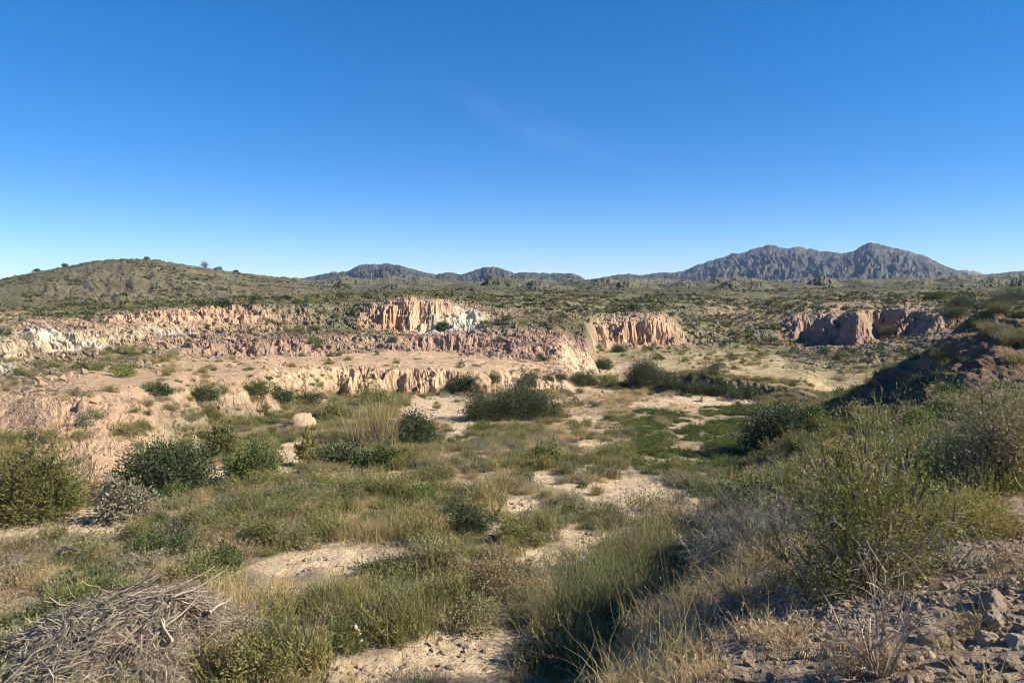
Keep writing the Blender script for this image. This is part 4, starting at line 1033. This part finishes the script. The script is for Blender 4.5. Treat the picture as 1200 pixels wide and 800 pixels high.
# white house on the skyline far off
x, y, z, r = hit(1131, 323, 900, 6000)
hs = bpy.data.objects.new('house', None); COL.objects.link(hs); hs.location = (x, y, z); hs.rotation_euler = (0, 0, -.5); tag(hs, 'tiny white house on the ridge right of the big mountain', 'house')
m_w, nt_, nd_, L_2 = new_mat('white_plaster'); oo = N(nd_, 'ShaderNodeOutputMaterial'); bb = N(nd_, 'ShaderNodeBsdfPrincipled', ins={'Base Color': (.8, .78, .73, 1), 'Roughness': .9}); L_2.new(bb.outputs[0], oo.inputs[0])
q = r / F
w2, d2, h2 = 4.2 * q, 3 * q, 3.2 * q
obj('wall', mesh_from('wall', [(-w2 / 2, -d2 / 2, -2), (w2 / 2, -d2 / 2, -2), (w2 / 2, d2 / 2, -2), (-w2 / 2, d2 / 2, -2), (-w2 / 2, -d2 / 2, h2), (w2 / 2, -d2 / 2, h2), (w2 / 2, d2 / 2, h2), (-w2 / 2, d2 / 2, h2)], np.array([(0, 1, 5, 4), (1, 2, 6, 5), (2, 3, 7, 6), (3, 0, 4, 7)]), m_w), hs)
e2 = w2 * .06
obj('roof', mesh_from('roof', [(-w2 / 2 - e2, -d2 / 2 - e2, h2), (w2 / 2 + e2, -d2 / 2 - e2, h2), (w2 / 2 + e2, d2 / 2 + e2, h2), (-w2 / 2 - e2, d2 / 2 + e2, h2), (-w2 / 2 - e2, 0, h2 * 1.4), (w2 / 2 + e2, 0, h2 * 1.4)], [np.array([(0, 1, 5, 4), (2, 3, 4, 5), (0, 3, 2, 1)]), np.array([(0, 4, 3), (1, 2, 5)])], M_CLAY), hs)


# ------------------------------------------------------------------ light, sky, air, camera
SUN_AZ, SUN_EL = math.radians(103), math.radians(35)
sd = Vector((math.sin(SUN_AZ) * math.cos(SUN_EL), math.cos(SUN_AZ) * math.cos(SUN_EL), math.sin(SUN_EL)))
sun = bpy.data.lights.new('sun', 'SUN'); sun.energy = 5.0; sun.angle = math.radians(.53); sun.color = (1, .93, .82)
so = bpy.data.objects.new('sun', sun); COL.objects.link(so); so.rotation_euler = sd.to_track_quat('Z', 'Y').to_euler()
W = bpy.data.worlds.new('World'); SC.world = W; W.use_nodes = True
nt = W.node_tree; nt.nodes.clear(); nd, L = nt.nodes, nt.links
wo = N(nd, 'ShaderNodeOutputWorld'); bg = N(nd, 'ShaderNodeBackground', ins={'Strength': .126})
sky = N(nd, 'ShaderNodeTexSky', sky_type='NISHITA', sun_disc=False, sun_elevation=SUN_EL, sun_rotation=SUN_AZ, altitude=300, air_density=.68, dust_density=.0, ozone_density=6.0)
tc = N(nd, 'ShaderNodeTexCoord')
hsv = N(nd, 'ShaderNodeHueSaturation', ins={'Saturation': 1.42, 'Hue': .507}); gm = N(nd, 'ShaderNodeGamma', ins={'Gamma': .74}); L.new(sky.outputs[0], gm.inputs['Color']); L.new(gm.outputs[0], hsv.inputs['Color']); 
sx = N(nd, 'ShaderNodeSeparateXYZ'); L.new(tc.outputs['Generated'], sx.inputs[0])


def mth(op, a, b=None, clamp=False):
    q_ = N(nd, 'ShaderNodeMath', operation=op, use_clamp=clamp)
    for i_, v_ in enumerate((a, b)):
        if v_ is None: continue
        if isinstance(v_, (int, float)): q_.inputs[i_].default_value = v_
        else: L.new(v_, q_.inputs[i_])
    return q_.outputs[0]


yy = mth('MAXIMUM', sx.outputs['Y'], .05); cu = mth('DIVIDE', sx.outputs['X'], yy); cv = mth('DIVIDE', sx.outputs['Z'], yy)
def uv(X, Y): a_, b_, c_ = ray(X, Y); return float(a_ / b_), float(c_ / b_)
(u0, v0), (u1, v1) = uv(480, 84), uv(735, 196); ll = math.hypot(u1 - u0, v1 - v0); ex, ey = (u1 - u0) / ll, (v1 - v0) / ll
du, dv = mth('SUBTRACT', cu, u0), mth('SUBTRACT', cv, v0)
al = mth('ADD', mth('MULTIPLY', du, ex), mth('MULTIPLY', dv, ey)); pe = mth('ADD', mth('MULTIPLY', du, -ey), mth('MULTIPLY', dv, ex))
cb_ = N(nd, 'ShaderNodeCombineXYZ'); L.new(mth('MULTIPLY', al, 9.), cb_.inputs[0]); L.new(mth('MULTIPLY', pe, 34.), cb_.inputs[1])
cn = N(nd, 'ShaderNodeTexNoise', ins={'Scale': 1.6, 'Detail': 5, 'Roughness': .6, 'Distortion': .6}); L.new(cb_.outputs[0], cn.inputs['Vector'])
t1 = mth('POWER', mth('DIVIDE', mth('SUBTRACT', al, ll * .55), ll * .55), 2.); t2 = mth('POWER', mth('DIVIDE', pe, .028), 2.)
ms_ = mth('MULTIPLY', mth('SUBTRACT', 1., mth('ADD', t1, t2), True), mth('MULTIPLY', mth('SUBTRACT', cn.outputs['Fac'], .38, True), .05))
wm = N(nd, 'ShaderNodeMix', data_type='RGBA'); wm.inputs[7].default_value = (9, 9.6, 10.4, 1)
L.new(ms_, wm.inputs[0]); L.new(hsv.outputs[0], wm.inputs[6]); L.new(wm.outputs[2], bg.inputs['Color']); L.new(bg.outputs[0], wo.inputs[0])

hm, hnt, hnd, hL = new_mat('haze_air'); ho = N(hnd, 'ShaderNodeOutputMaterial'); pv = N(hnd, 'ShaderNodeVolumePrincipled', ins={'Density': 3.5e-5, 'Color': (.50, .69, 1, 1), 'Anisotropy': .0})
hL.new(pv.outputs[0], ho.inputs['Volume'])
zlo, zhi = float(gz.min()) - 1, float(gz.max()) + 12; q = 9200
cb = [(a * q, b * q, c) for c in (zlo, zhi) for b in (-1, 1) for a in (-1, 1)]
tag(obj('haze', mesh_from('haze', cb, np.array([(0, 2, 3, 1), (4, 5, 7, 6), (0, 1, 5, 4), (1, 3, 7, 5), (3, 2, 6, 7), (2, 0, 4, 6)]), hm)), 'thin pale blue haze between the valley and the far mountains', 'haze', kind='stuff')
cam = bpy.data.cameras.new('camera'); co = bpy.data.objects.new('camera', cam); COL.objects.link(co)
cam.sensor_width = 36; cam.lens = F / 1200 * 36; cam.clip_end = 30000; cam.clip_start = .05
co.rotation_euler = (math.pi / 2 - PITCH, 0, 0); SC.camera = co
vs = SC.view_settings; vs.view_transform = 'Standard'; vs.look = 'None'; vs.exposure = 1.02; vs.gamma = 1; vs.use_curve_mapping = False
SC.render.engine = 'CYCLES'
cy = SC.cycles; cy.max_bounces = 6; cy.diffuse_bounces = 3; cy.glossy_bounces = 2; cy.transmission_bounces = 4; cy.volume_bounces = 0; cy.transparent_max_bounces = 4
cy.use_denoising = True; cy.denoiser = 'OPENIMAGEDENOISE'; cy.filter_width = 1.0
